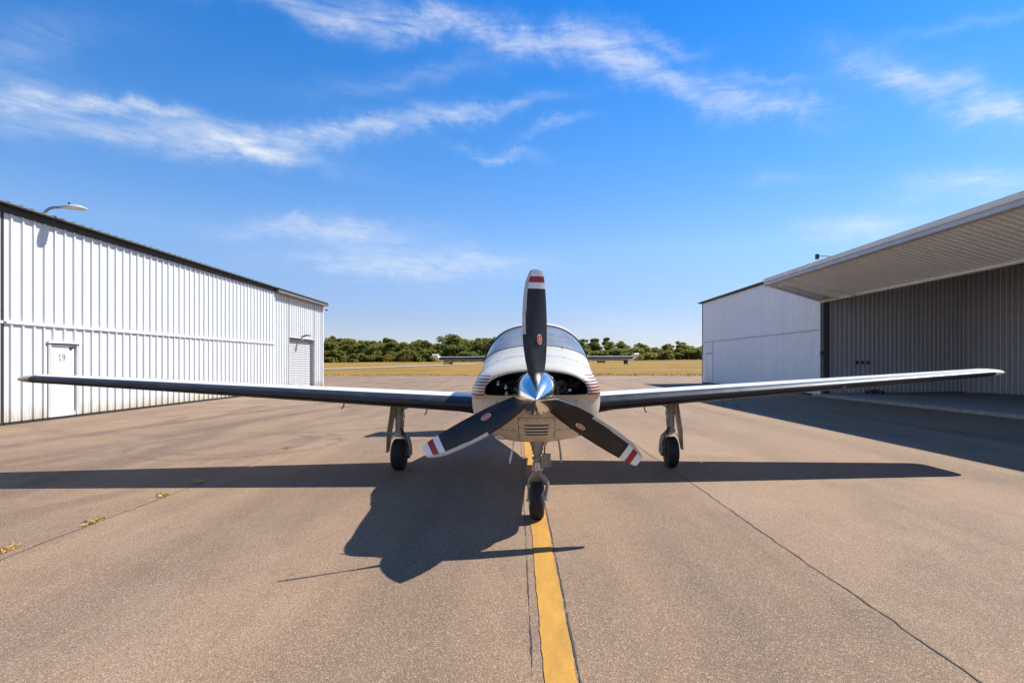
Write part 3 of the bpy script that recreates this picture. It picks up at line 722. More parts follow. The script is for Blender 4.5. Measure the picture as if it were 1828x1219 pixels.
    ln = math.hypot(dx1 - dx0, z1 - z0); ang = math.atan2(z1 - z0, dx0 - dx1)
    leaf = empty('raised_door', (dx0, 0, z0)); leaf.parent = root
    me_ = sheet_mesh(PW - .004, ln - .22, .2286, .042, M['leaf_sheet'], 'leaf')
    # sheet: local z = up the leaf (outwards), ribs face down
    yend = y_open + .05; n = int((yend - 1.1 - y_near)/PW)
    for i in range(n + 1):
        link('leaf_panel', me_, leaf, (-.10*math.cos(ang), yend - .18 - i*PW, .10*math.sin(ang) + .03), flip_y(-(math.pi/2 - ang)))
    def beam(name, m, s0, s1, up0, up1, ya, yb_, bev=0.006):
        """beam on the leaf: s along the leaf outwards, up = normal to it"""
        c = Vector((-(s0+s1)/2*math.cos(ang), (ya+yb_)/2, (s0+s1)/2*math.sin(ang))) + Vector((math.sin(ang), 0, math.cos(ang)))*((up0+up1)/2)
        o = MB().box((0, 0, 0), (abs(s1-s0), abs(yb_-ya), abs(up1-up0)), bev=bev).build(name, m, leaf, smooth=30, loc=c); o.rotation_euler = (0, ang, 0); return o
    beam('inner_rail', M['trim_cream'], 0, .11, -.06, .06, y_near, yend)
    beam('outer_rail', M['trim_grey'], ln - .10, ln + .02, -.05, .075, y_near, yend)
    beam('rim_beam', M['trim_cream'], ln - .06, ln + .05, .09, .215, y_near, yend + .06)
    beam('end_rail', M['trim_white'], .115, ln - .105, -.045, .05, yend - .12, yend)
    for k, yy in enumerate((yend - .55, yend - 2.0, yend - 2.12)):
        pass
    beam('cross_rail', M['trim_white'], .115, ln - .105, -.085, 0.02, yend - 1.42, yend - 1.32)
    beam('cross_rail', M['trim_white'], .115, ln - .105, -.085, 0.02, yend - 2.55, yend - 2.43)
    beam('walk_door', M['trim_grey'], .25, ln - .45, -.050, 0.02, yend - 1.30, yend - .36)
    beam('walk_door_edge', M['steel_dark'], .25, ln - .45, -.060, 0.02, yend - .355, yend - .33)
    # upper leaf, from the rim back to the header
    b = MB(); zt = 5.60
    b.quad_grid([[(dx1, y, z1 + .22), (fx + .0, y, zt), (fx + .0, y, zt - .05), (dx1, y, z1 + .17)] for y in (y_near, yend)], True, True, True)
    b.build('upper_leaf', M['sheet_r'], root, smooth=0)
    bx(root, 'rim_flashing', M['trim_white'], (dx1 - .02, y_near, z1 + .225), (dx1 + .1, yend + .05, z1 + .245))
    # shell so that the bay is a room: back wall, near wall, gables
    bx(root, 'back_wall', M['sheet_r'], (8.02, y_near - .3, 0), (8.1, y_far - .1, top + .5))
    bx(root, 'end_post', M['sheet_r'], (fx + .1, y_near - .5, .116), (fx + .5, y_near - .3, top))    # the near end of the row stands open
    bx(root, 'gable_wall', M['sheet_r'], (fx + .21, y_far - .02, 0), (8.0, y_far + .05, top + .05))
    return root
right_hangar()

def right_things():
    # lamp on the roof edge, seen above the raised door
    d = 23.8; X = (1458 - CX)/FPX*d; z = z_at(457, d); hx = X*CP + d*SP; hy = -X*SP + d*CP
    root = empty('roof_lamp', H(hx + .95, hy, 5.82), PHI)
    tag(root, 'small dark box lamp on a thin arm above the raised door of the right hangar', 'lamp')
    zz = z - 5.82
    MB().tube([(0, 0, 0), (0, 0, zz*.6), (-.12, 0, zz), (-.85, 0, zz)], .022, 10).build('arm', M['steel_dark'], root)
    MB().box((-.93, 0, zz - .03), (.13, .16, .22), bev=.025).build('lamp_head', M['steel_dark'], root)
    MB().box((-.93, -.01, zz - .15), (.10, .13, .025), bev=.008).build('lens', M['lamp_grey'], root)
    # low red dolly standing on the bay floor
    d = 24.0; X = (1553 - CX)/FPX*d; hx = X*CP + d*SP; hy = -X*SP + d*CP
    root = empty('tow_dolly', H(hx, hy - .35, .115), PHI + R(8))
    tag(root, 'low dark red tow dolly on the floor of the open hangar bay', 'dolly')
    MB().box((0, 0, .10), (.62, .34, .07), bev=.012).build('deck', M['red_steel'], root)
    MB().box((0, 0, .16), (.26, .22, .06), bev=.012).build('jack_head', M['steel_dark'], root)
    for sx in (-.25, .25):
        for sy in (-.18, .18):
            MB().lathe([(-.02, .03), (-.02, .055), (.02, .055), (.02, .03)], (sx, sy, .055), (0, 1, 0), 16, True, True).build('wheel', M['tyre'], root)
right_things()

# ------------------------------------------------------------------ aircraft
TH = 0.0577
AY = 7.0
plane = empty('airplane', (-math.sin(TH)*AY, math.cos(TH)*AY, 0), TH)
plane.rotation_euler = (0, R(-0.30), TH)
tag(plane, 'white single-engine propeller airplane with black wing edges parked nose-on over the yellow line', 'airplane')
OFF = (0, AY, 0)
def AB(b, name, m, parent=None, smooth=35, **k):
    return b.build(name, m, parent or plane, smooth=smooth, off=OFF, **k)

def interp(tab, y):
    if y <= tab[0][0]: return tab[0][1]
    for i in range(len(tab) - 1):
        (a, va), (b, vb) = tab[i], tab[i+1]
        if y <= b:
            pa = tab[max(0, i-1)]; pb = tab[min(len(tab)-1, i+2)]
            t = (y - a)/(b - a)
            ma = (vb - pa[1])/(b - pa[0])*(b - a); mb = (pb[1] - va)/(pb[0] - a)*(b - a)
            return (2*t**3-3*t*t+1)*va + (t**3-2*t*t+t)*ma + (-2*t**3+3*t*t)*vb + (t**3-t*t)*mb
    return tab[-1][1]
T_W = [(5.05, .590), (5.5, .612), (6.05, .632), (6.6, .650), (7.2, .660), (8.2, .655), (9.0, .585), (10, .430), (11, .275), (12, .14), (12.7, .05)]
T_T = [(5.05, 1.475), (5.5, 1.565), (6.05, 1.650), (6.35, 1.79), (6.7, 1.915), (7.1, 1.975), (7.6, 1.99), (8.2, 1.985), (9.0, 1.93), (10, 1.83), (11, 1.73), (12, 1.65), (12.7, 1.61)]
T_B = [(5.05, .722), (5.5, .715), (6.05, .72), (7.0, .72), (8.0, .74), (9.0, .86), (10, 1.05), (11, 1.25), (12, 1.43), (12.7, 1.54)]
T_M = [(5.05, 1.13), (5.5, 1.16), (6.05, 1.20), (7.0, 1.25), (8.2, 1.28), (9, 1.34), (10, 1.42), (11, 1.48), (12, 1.54), (12.7, 1.575)]
T_N = [(5.05, 2.5), (6.05, 2.35), (6.6, 2.5), (7.2, 2.6), (8.2, 2.6), (9.5, 2.3), (11, 2.1), (12.7, 2.0)]
def sec(y, a):
    """fuselage surface; a = angle from the top, positive to +x"""
    w, t, bt, m, n = interp(T_W, y), interp(T_T, y), interp(T_B, y), interp(T_M, y), interp(T_N, y)
    ca, sa = math.cos(a), math.sin(a)
    e = 2/n
    x = w*math.copysign(abs(sa)**e, sa); h = (t - m) if ca > 0 else (m - bt)
    if ca <= 0: e = 2/2.5; x = w*math.copysign(abs(sa)**e, sa)
    if ca <= 0 and n != 2.5:
        x = w*math.copysign(abs(sa)**(2/(2.5 + (n - 2.5)*max(0, 1 - abs(ca)*3))), sa)
    return Vector((x, y, m + h*math.copysign(abs(ca)**e, ca)))

def build_fuselage():
    NA = 72; angs = [-math.pi + 2*math.pi*j/NA for j in range(NA)]
    AW = 24*2*math.pi/NA*0 + 2*math.pi*14/NA            # windshield half angle, on a grid column (70 deg)
    def yb(a):
        k = min(1, abs(a)/AW); return 6.02 + 0.36*k**2.2
    def yt(a):
        k = min(1, abs(a)/AW); return 6.70 - 0.02*k**2
    rows = []; kinds = []
    n1, n2, n3 = 12, 12, 8
    for i in range(n1): rows.append([sec(5.05 + (yb(a) - 5.05)*i/n1, a) for a in angs]); kinds.append('skin')
    for i in range(n2): rows.append([sec(yb(a) + (yt(a) - yb(a))*i/n2, a) for a in angs]); kinds.append('shield')
    for i in range(n3): rows.append([sec(yt(a) + (7.5 - yt(a))*i/n3, a) for a in angs]); kinds.append('skin')
    for i in range(31): rows.append([sec(7.5 + 5.2*i/30, a) for a in angs]); kinds.append('skin')
    # side windows: holes on whole grid cells
    fb = MB(); wb = [MB(), MB()]; swin = {}
    fb.v = [tuple(p) for r in rows for p in r]
    cA = [j for j in range(NA)]
    for i in range(len(rows) - 1):
        for j in range(NA):
            k = (j+1) % NA; q = (i*NA+j, i*NA+k, (i+1)*NA+k, (i+1)*NA+j)
            am = angs[j] + math.pi/NA
            if kinds[i] == 'shield' and abs(am) < AW and abs(am) > 2*math.pi/NA*0.3:
                side = 1 if am > 0 else 0
                wb[side].f.append(q); wb[side].m.append(0); continue
            ym = 7.5 + 5.2*(i - (n1+n2+n3))/30 + .087
            if i >= n1+n2+n3 and R(52) < abs(am) < R(78):
                idx = i - (n1+n2+n3)
                if idx < 9 and idx % 3 != 2:
                    swin.setdefault((idx//3, am > 0), []).append(q); continue
            fb.f.append(q); fb.m.append(0)
    tail = len(rows) - 1
    fb.f.append(tuple(tail*NA + j for j in range(NA))); fb.m.append(0)
    fus = AB(fb, 'fuselage', M['fus'], smooth=50)
    for b in wb:
        b.v = list(fb.v); me = b.mesh('windshield', M['glass'], smooth=60, off=OFF)
        bm = bmesh.new(); bm.from_mesh(me); bmesh.ops.delete(bm, geom=[v for v in bm.verts if not v.link_faces], context='VERTS')
        for v in bm.verts: v.co -= v.normal*0.006
        bm.to_mesh(me); bm.free(); link('windshield', me, fus)
    for qs in swin.values():
        b = MB(); b.v = list(fb.v); b.f = qs; b.m = [0]*len(qs); me = b.mesh('side_window', M['glass'], smooth=60, off=OFF)
        bm = bmesh.new(); bm.from_mesh(me); bmesh.ops.delete(bm, geom=[v for v in bm.verts if not v.link_faces], context='VERTS'); bm.to_mesh(me); bm.free()
        link('side_window', me, fus)
    # windshield edge seal and centre post
    seal = MB()
    for fn in (yb, yt):
        pts = [sec(fn(a), a) + Vector((0, 0, .001)) for a in [-AW + 2*AW*i/60 for i in range(61)]]
        seal.tube(pts, .005, 6)
    for s in (-1, 1):
        seal.tube([sec(yb(AW) + (yt(AW) - yb(AW))*i/10, s*AW) for i in range(11)], .0075, 6)
    AB(seal, 'windshield_seal', M['rubber_seal'], fus)
    post = MB().tube([sec(yb(0) + (yt(0) - yb(0))*i/12, 0) for i in range(13)], .016, 8); AB(post, 'centre_post', M['white_paint'], fus)
    # cabin inside: floor, glare shield, seats, rear bulkhead
    b = MB(); b.box((0, 6.42, 1.50), (.86, .34, .08), bev=.03); AB(b, 'glare_shield', M['interior'], fus)
    b = MB(); b.box((0, 7.4, .86), (1.0, 2.4, .04)); AB(b, 'cabin_floor', M['interior'], fus)
    b = MB(); b.box((0, 8.7, 1.35), (.95, .04, 1.0)); AB(b, 'bulkhead', M['interior'], fus)
    b = MB(); b.box((0, 6.14, 1.13), (.92, .04, .60)); AB(b, 'firewall', M['interior'], fus)
    for s in (-1, 1):
        b = MB(); b.box((s*.29, 7.02, 1.08), (.46, .46, .14), bev=.05); b.box((s*.29, 7.28, 1.40), (.44, .13, .60), bev=.05); b.box((s*.29, 7.30, 1.76), (.22, .09, .16), bev=.03)
        AB(b, 'seat', M['seat'], fus)
    # probe at the windshield foot
    p = sec(6.05, R(25)); b = MB(); b.box(p + Vector((0, .0, .02)), (.026, .04, .048), bev=.008); AB(b, 'temperature_probe', M['white_paint'], fus)
    return fus
FUS = build_fuselage()

# ---- nose cowl with the half-moon inlet
HC = Vector((0, 4.62, 1.205))
def hole(a):
    """inlet outline about HC: flat below, arched above; a from the top"""
    ca, sa = math.cos(a), math.sin(a)
    W, HT, HB = .437, .175, .030
    if ca >= 0:
        n = 2.3; r = 1/((abs(sa)/W)**n + (abs(ca)/HT)**n)**(1/n)
    else:
        n = 7; r = 1/((abs(sa)/W)**n + (abs(ca)/HB)**n)**(1/n)
    return Vector((sa*r, 0, ca*r))
def build_cowl():
    NA = 96
    # rays about HC hit the fuselage's first ring; resample that ring on those rays
    ring = [sec(5.05, -math.pi + 2*math.pi*i/720) for i in range(720)]
    pol = sorted((math.atan2(p.x - HC.x, p.z - HC.z), math.hypot(p.x - HC.x, p.z - HC.z)) for p in ring)
    def rad(a):
        a = (a + math.pi) % (2*math.pi) - math.pi
        lo = 0
        import bisect
        k = bisect.bisect(pol, (a, 0)); p0 = pol[k-1] if k > 0 else pol[-1]; p1 = pol[k % len(pol)]
        d = (p1[0] - p0[0]) % (2*math.pi); t = ((a - p0[0]) % (2*math.pi))/d if d > 1e-9 else 0
        return p0[1] + (p1[1] - p0[1])*t
    # angles packed where the outline bends
    angs = []
    for i in range(NA):
        a = -math.pi + 2*math.pi*i/NA; angs.append(a + 0.55*math.sin(2*a)*.5)
    rows = []
    for i in range(4):                                           # lip rolled inwards
        t = i/3; rows.append([HC + hole(a)*(1.02 - .02*t) + Vector((0, .06*(1 - t)**1.5, 0)) for a in angs])
    NT = 16
    for i in range(1, NT + 1):
        t = i/NT*math.pi/2; row = []
        for a in angs:
            h = hole(a); o = Vector((math.sin(a), 0, math.cos(a)))*rad(a)
            low = max(0, -math.cos(a))
            yy = 4.62 + .43*(1 - math.cos(t))
            k = math.sin(t); p = HC + h.lerp(o, k); p.y = yy
            row.append(p)
        rows.append(row)
    b = MB(); b.quad_grid(rows, True)
    cowl = AB(b, 'engine_cowl', M['fus'], smooth=50)
    # inlet duct and dark engine bay
    b = MB(); b.quad_grid([[HC + hole(a)*s + Vector((0, d, 0)) for a in angs] for d, s in ((.06, 1.019), (.25, 1.02), (.45, 1.0))], True, False, True)
    AB(b, 'inlet_duct', M['engine_dark'], cowl)
    bm = bmesh.new(); bm.from_mesh(cowl.data); tree = BVHTree.FromBMesh(bm); bm.free()
    def hit(x, z):
        r = tree.ray_cast(Vector((x, -5, z)), Vector((0, 1, 0)))
        return (r[0] + Vector(OFF), r[1]) if r[0] else (Vector((x, 4.9, z)), Vector((0, -1, 0)))
    # removable chin panel, four louvres
    def zpx(py, d=4.72): return z_at(py, d)
    b = MB(); xs = [-.155 + .31*i/10 for i in range(11)]; zs = [zpx(746) + (zpx(783) - zpx(746))*i/10 for i in range(11)]
    b.quad_grid([[hit(x, z)[0] + hit(x, z)[1]*.0035 for x in xs] for z in zs]); cp = AB(b, 'chin_panel', M['fus'], cowl, smooth=50)
    line = MB()
    for s in (-1, 1):
        line.tube([hit(s*.158, zpx(744) + (zpx(786) - zpx(744))*i/12)[0] for i in range(13)], .0022, 5)
    line.tube([hit(-.158 + .316*i/12, zpx(744))[0] for i in range(13)], .0022, 5)
    for s in (-1, 1):                                            # split line of the lower cowl, and of the upper cowl
        line.tube([hit(s*(.165 + .36*i/12), .86 + .05*(i/12)**1.5)[0] for i in range(12)], .0018, 5)
    AB(line, 'panel_gap', M['rubber_seal'], cowl)
    for i, py in enumerate((756, 762.5, 768.5, 774)):
        b = MB(); z = zpx(py); zz = .0085; W = .113 - .003*i
        up = []; dn = []; fr = []
        xs = [-W + 2*W*k/12 for k in range(13)]
        def P(x, dz, o): p, n = hit(x, z + dz); return p + n*o
        b.quad_grid([[P(x, zz, .004) for x in xs], [P(x, .002, .007*(1 - (abs(x)/W)**6) + .004) for x in xs], [P(x, -.001, .005*(1 - (abs(x)/W)**6) + .003) for x in xs]])
        lv = AB(b, 'louvre', M['fus'], cp, smooth=50)
        b = MB(); b.quad_grid([[P(x, -.0015, .0056) for x in xs], [P(x, -.0165*(1 - .6*(abs(x)/W)**8), .0056) for x in xs]]); AB(b, 'louvre_slot', M['rubber_seal'], lv)
    # screws
    b = MB()
    pts = [(s*.146, zpx(p_)) for s in (-1, 1) for p_ in (748, 762, 774, 779)] + [(x, zpx(749)) for x in (-.08, 0, .08)]
    pts += [(s*q, .875) for s in (-1, 1) for q in (.20, .30)] + [(s*q, 1.12) for s in (-1, 1) for q in (.34, .46)]
    for x, z in pts:
        p, n = hit(x, z); b.lathe([(0, .0055), (.0045, .005)], p, n, 8, False, True)
    sc = AB(b, 'screws', M['steel_dark'], cowl); sc['kind'] = 'stuff'
    # exhaust fairings and small blisters under the cowl
    for s in (-1, 1):
        rows = []
        for i in range(9):
            t = i/8; r = .062*math.sin(math.pi*min(.98, .06 + t*.94))**.6
            rows.append([Vector((s*.315 + r*1.15*math.cos(q), 4.90 + .42*t, .790 + r*.62*math.sin(q) - .02*t)) for q in [2*math.pi*k/16 for k in range(16)]])
        AB(MB().quad_grid(rows, True, True, True), 'exhaust_fairing', M['white_paint'], cowl, smooth=60)
    # rivet line and scuffs on the upper cowl: a row of fasteners
    b = MB(); treeF = None
    for a in [R(q) for q in range(-62, 63, 14)]:
        p = sec(5.28, a); q_ = sec(5.30, a); n = (sec(5.28, a + .02) - sec(5.28, a - .02)).cross(q_ - p).normalized()
        if n.z < 0 and abs(a) < 1.4: n = -n
        b.lathe([(0, .006), (.004, .0055)], p, n, 8, False, True)
    pts = [sec(5.28, R(q)) + Vector((0, 0, .0)) for q in range(-75, 76, 3)]; b.tube(pts, .0016, 5)
    sc = AB(b, 'cowl_fasteners', M['gear_dark'], cowl); sc['kind'] = 'stuff'
    return cowl
COWL = build_cowl()

def engine_bits():
    d = 4.86
    def at(px, py, dd=d): return Vector(((px - 960.5)/FPX*dd, dd, z_at(py, dd)))
    # alternator pulley to the right of the spinner
    b = MB(); c = at(1004, 690)
    b.lathe([(0, .012), (0, .022), (.008, .024), (.008, .040), (0, .042), (0, .056), (.012, .060), (.05, .060), (.05, .02)], c, (0, 1, 0), 28, True, True)
    AB(b, 'alternator_pulley', M['gear_dark'])
    b = MB(); c = at(1020, 697, 4.80); b.box(c, (.034, .02, .03), bev=.006); b.tube([c, c + Vector((-.02, .02, -.018)), c + Vector((-.04, .04, -.02))], .007, 8); AB(b, 'engine_bracket', M['alu'])
    b = MB(); c = at(1030, 686, 4.82); b.tube([c, c + Vector((.03, .02, .012)), c + Vector((.06, .05, .03))], .006, 8); AB(b, 'fuel_line', M['alu'])
    # cylinder with cooling fins each side, behind the openings
    for s in (-1, 1):
        b = MB(); prof = []
        for i in range(9): prof += [(.012*i*2, .10), (.012*i*2 + .008, .10), (.012*i*2 + .008, .075), (.012*i*2 + .016, .075)]
        b.lathe(prof, (s*.17, 5.02, 1.24), (s, 0, 0), 24, True, True); AB(b, 'engine_cylinder', M['engine_dark'])
    for (px, py, h) in ((892, 683, .045), (906, 690, .04), (907, 701, .03)):
        b = MB(); c = at(px, py, 4.80); b.lathe([(-h/2, .010), (-h/2, .017), (-.004, .018), (0, .011), (h*.3, .011), (h*.32, .016), (h/2, .014)], c, (.1, .15, 1), 14, True, True); AB(b, 'engine_fitting', M['alu'])
    for (x0, x1, z0, z1) in ((-.38, -.12, 1.22, 1.30), (-.36, -.2, 1.29, 1.20), (.16, .40, 1.21, 1.28), (.3, .41, 1.25, 1.19)):
        b = MB(); b.tube([(x0, 4.84, z0), ((x0+x1)/2, 4.80, (z0+z1)/2 + .02), (x1, 4.9, z1)], .011, 8); AB(b, 'engine_hose', M['engine_red'] if x0 > 0.2 else M['engine_dark'])
engine_bits()

# ---- spinner and propeller
PC = Vector((0, 4.48, z_at(703.5, 4.48)))
def build_prop():
    b = MB(); ax = (PC + Vector((0, .06, 0))) - Vector((0, 4.04, z_at(713.5, 4.04))); L = ax.length; ax.normalize()
    tip = PC + Vector((0, .06, 0)) - ax*L
    prof = [(0, .0005)] + [(L*t, .189*(1 - (1 - t)**1.75)**.90) for t in [.012, .03, .06, .1, .16, .24, .34, .45, .56, .67, .78, .88, .95, 1]]
    prof += [(L + .004, .192), (L + .022, .192), (L + .022, .05)]
    b.lathe(prof, tip, ax, 64, True, True); sp = AB(b, 'spinner', M['chrome'], smooth=40)
    b = MB()
    for k in range(12):
        a = 2*math.pi*(k + .5)/12; o = tip + ax*(L - .012) + Vector((math.cos(a)*.187, 0, math.sin(a)*.187))
        b.lathe([(-.002, .006), (.003, .005)], o, (math.cos(a), -.3, math.sin(a)), 8, False, True)
    s = AB(b, 'spinner_screws', M['alu'], sp); s['kind'] = 'stuff'
    px2m = 1.016/219.0
    RP = [22, 30, 36, 60, 84, 114, 140, 164, 187, 194, 198, 209, 215, 219, 221]
    LP = [9, 11.5, 13, 18, 21, 22.3, 21.6, 20, 17.2, 15.6, 14.8, 10.8, 8.0, 5.6, 3.5]
    TP = [9, 12.5, 15, 18.5, 20.4, 21.4, 21.5, 21, 20, 19.5, 19.2, 18, 17.2, 16.2, 14.5]
    def tabv(T, r):
        for i in range(len(RP) - 1):
            if r <= RP[i+1]:
                t = (r - RP[i])/(RP[i+1] - RP[i]); return T[i] + (T[i+1] - T[i])*max(0, t)
        return T[-1]
    def beta(r): m = r*px2m; return R(40 - 26*min(1, max(0, (m - .12)/.9))**.8)
    def thick(r): m = r*px2m; return .058*max(0, 1 - (m - .1)/.35)**2 + .024*(1 - m/1.05) + .004
    for idx, ang in enumerate((R(91), R(208.3), R(327.8))):
        rad = Vector((math.cos(ang), 0, math.sin(ang))); tan = Vector((-math.sin(ang), 0, math.cos(ang)))   # LE side: anticlockwise seen from the front
        fwd = Vector((0, -1, 0))
        def pt(r, c, nside, extra=0.0):
            """c in 0 (LE)..1 (TE), nside +1 front, -1 back"""
            be = beta(r); lead = tabv(LP, r)*px2m/math.cos(be); trail = tabv(TP, r)*px2m/math.cos(be)
            cc = lead - (lead + trail)*c
            th = thick(r)*2*math.sqrt(max(0, c))*(1 - c)**.9*1.02
            camb = .05*(lead + trail)*4*c*(1 - c)
            n = camb + nside*th*.62 + extra*nside
            return PC + rad*(r*px2m) + tan*(cc*math.cos(be) - n*math.sin(be)) + fwd*(cc*math.sin(be) + n*math.cos(be))
        cs = [0, .01, .03, .07, .12, .2, .32, .46, .6, .74, .87, .96, 1]
        radii = [22, 26, 30, 36, 46, 60, 72, 84, 98, 106, 114, 127, 140, 152, 164, 176, 187, 192, 198, 203, 209, 213, 217, 219, 220.5, 221]
        b = MB(); rows = [[pt(r, c, 1) for c in cs] + [pt(r, c, -1) for c in cs[-2:0:-1]] for r in radii]
        b.quad_grid(rows, True, True, True)
        n = len(rows[0]); mi = []
        for i in range(len(radii) - 1):
            rm = (radii[i] + radii[i+1])/2; k = 0 if rm < 187 else 1 if rm < 198 else 2 if rm < 209 else 1
            mi += [k]*n
        b.m = mi + [0, 1]
        bl = AB(b, 'propeller_blade', [M['blade'], M['blade_white'], M['blade_red']], smooth=50)
        bl['label'] = ('upright blade with white and red tip', 'blade reaching down to the left', 'blade reaching down to the right')[idx]
        # metal erosion strip on the leading edge
        b = MB(); ce = [.12, .09, .06, .03, .01, 0]
        rr = [r for r in radii if 106 <= r <= 219]
        rows = [[pt(r, c*(1.0 + .25*(r > 150)), 1, .0022) + (tan*.0015) for c in ce] + [pt(r, c, -1, .0022) + tan*.0015 for c in ce[-2::-1]] for r in rr]
        b.quad_grid(rows, False); AB(b, 'erosion_strip', M['blade_edge'], bl, smooth=60)
        # oval maker's badge: white rim, red field, pale band
        r0, c0 = 97, .64
        o = pt(r0, c0, 1); du = (pt(r0 + 4, c0, 1) - pt(r0 - 4, c0, 1)).normalized(); dv = (pt(r0, c0 - .05, 1) - pt(r0, c0 + .05, 1)).normalized(); nn = du.cross(dv).normalized()
        if nn.y > 0: nn = -nn
        def oval(k, h, m, nm, par, sx=1, sy=1, a0=0):
            bb = MB(); 
            P = [o + nn*h + du*(.043*k*sx*math.cos(q)) + dv*(.0245*k*sy*math.sin(q)) for q in [2*math.pi*i/28 for i in range(28)]]
            Q = [p - nn*.0016 for p in P]; bb.quad_grid([Q, P], True, False, True); return AB(bb, nm, m, par, smooth=0)
        dc = oval(1, .0042, M['decal_white'], 'badge', bl); oval(.84, .0052, M['decal_red'], 'badge_field', bl); oval(.84, .0058, M['decal_white'], 'badge_band', bl, .72, .16)
        # clamp collar where the blade leaves the spinner
        b = MB(); b.lathe([(.128, .072), (.150, .070), (.165, .060)], PC, rad, 28, False, False); AB(b, 'blade_collar', M['chrome'], bl)
build_prop()

# ---- wings
def af(c, t, up):
    th = 5*t*(.2969*math.sqrt(c) - .126*c - .3516*c*c + .2843*c**3 - .1036*c**4); cam = .06*c*(1 - c)
    return cam + (th if up else -th)
def wing_le(x):  return 6.78 + .058*(x - .6)
def wing_ch(x):  return 1.66 - (x - .6)/5.8*.74
def wing_z(x):   return .915 + (x - .6)*.0640
def wing_t(x):   return .155 - (x - .6)/5.8*.035
def wpt(s, x, c, up, off=0.0, lez=0.0):
    ch = wing_ch(x); z = wing_z(x) + af(c, wing_t(x), up)*ch - c*ch*.035
    return Vector((s*x, wing_le(x) + c*ch - (off if c < .004 else off*.3), z + (off if up else -off)*(1 if c > 0.004 else 0)))
CU = [1, .9, .8, .7, .6, .5, .4, .32, .24, .18, .13, .09, .06, .04, .025, .014, .006, .002, 0]
def wing_range(s, xs, lo, hi, off=0.0):
    cs = sorted({c for c in CU if lo <= c <= hi} | {lo, hi}, reverse=True)
    rows = []
    for x in xs:
        up = [wpt(s, x, c, True, off) for c in cs]; dn = [wpt(s, x, c, False, off) for c in reversed(cs)]
        if lo == 0: dn = dn[1:]
        rows.append(up + dn)
    return MB().quad_grid(rows, True, True, True)
for s in (-1, 1):
    xs = [.45 + (6.30 - .45)*i/16 for i in range(17)]
    w = AB(wing_range(s, xs, 0, .74), 'wing', M['white_paint'], smooth=40)
    w['label'] = 'wing on the left of the picture' if s < 0 else 'wing on the right of the picture'
    AB(wing_range(s, [.70, 1.5, 2.4, 3.2], .745, 1), 'flap', M['white_paint'], w, smooth=40)
    AB(wing_range(s, [3.23, 4.2, 5.2, 6.05], .745, 1), 'aileron', M['white_paint'], w, smooth=40)
    AB(wing_range(s, [6.06, 6.295], .745, 1), 'trailing_edge', M['white_paint'], w, smooth=40)
    # rubber de-icing boot wrapped round the leading edge, with its lengthwise tubes
    bx_ = [.60 + (6.295 - .60)*i/24 for i in range(25)]
    AB(wing_range(s, bx_, 0, .088, .004), 'deicing_boot', M['boot'], w, smooth=60)
    b = MB()
    for c, up in ((.018, False), (.045, False)):
        b.tube([wpt(s, x, c, up, .005) for x in bx_], .0028, 5)
    AB(b, 'boot_seam', M['rubber_seal'], w)
    # rounded tip with lens
    rows = []
    for i in range(9):
        t = i/8; x = 6.30 + .25*math.sin(t*math.pi/2); k = max(.03, math.cos(t*math.pi/2)**.75)
        c0 = .06*t + .30*t*t*.6; row = []
        cs = CU
        for up in (True, False):
            for c in (cs if up else list(reversed(cs))[1:]):
                p = wpt(1, 6.30, c, up); ym = wing_le(6.30) + wing_ch(6.30)*.45
                yy = ym + (p.y - ym)*(1 - .55*t*t); zc = wing_z(6.30) + .01 + .012*t
                row.append(Vector((s*x, yy, zc + (p.z - zc)*k)))
        rows.append(row)
    tp = AB(MB().quad_grid(rows, True, True, True), 'wing_tip', M['tip_gold'] if s < 0 else M['white_paint'], w, smooth=60)
    b = MB(); b.box((s*6.44, wing_le(6.3) + .17, wing_z(6.3) + .02), (.09, .12, .045), bev=.018); AB(b, 'position_light', M['lens'], tp)
    # underside fittings
    for x, c in ((1.45, .30), (2.55, .34)):
        p = wpt(s, x, c, False); b = MB(); b.tube([p + Vector((0, 0, .01)), p + Vector((s*.01, 0, -.05)), p + Vector((s*.035, .0, -.085))], .008, 8); AB(b, 'drain' if x < 2 else 'tie_down_hook', M['gear_dark'], w)
    rows = []                                                    # fairing where the wing meets the belly
    for i in range(9):
        t = i/8; x = .45 + .62*t; k = math.sin(math.pi*(.5 + .5*t)); 
        rows.append([Vector((s*x, 6.95 + .75*q, wing_z(.6) - .135 + .03*t - .055*math.sin(math.pi*q)*max(0, k) + .05*(1-max(0,k)))) for q in [j/10 for j in range(11)]])
    AB(MB().quad_grid(rows), 'root_fairing', M['white_paint'], w, smooth=60)
p = wpt(1, 4.05, 0, True); b = MB(); b.box(p + Vector((0, -.012, -.035)), (.05, .03, .03), bev=.006); b.tube([p + Vector((0, 0, -.04)), p + Vector((0, -.02, -.09))], .006, 8); AB(b, 'stall_vane', M['red_steel'])
p = wpt(1, 2.62, .16, False); b = MB(); b.tube([p, p + Vector((0, -.01, -.07)), p + Vector((.03, -.10, -.10))], .009, 8); AB(b, 'pitot_mast', M['gear_dark'])

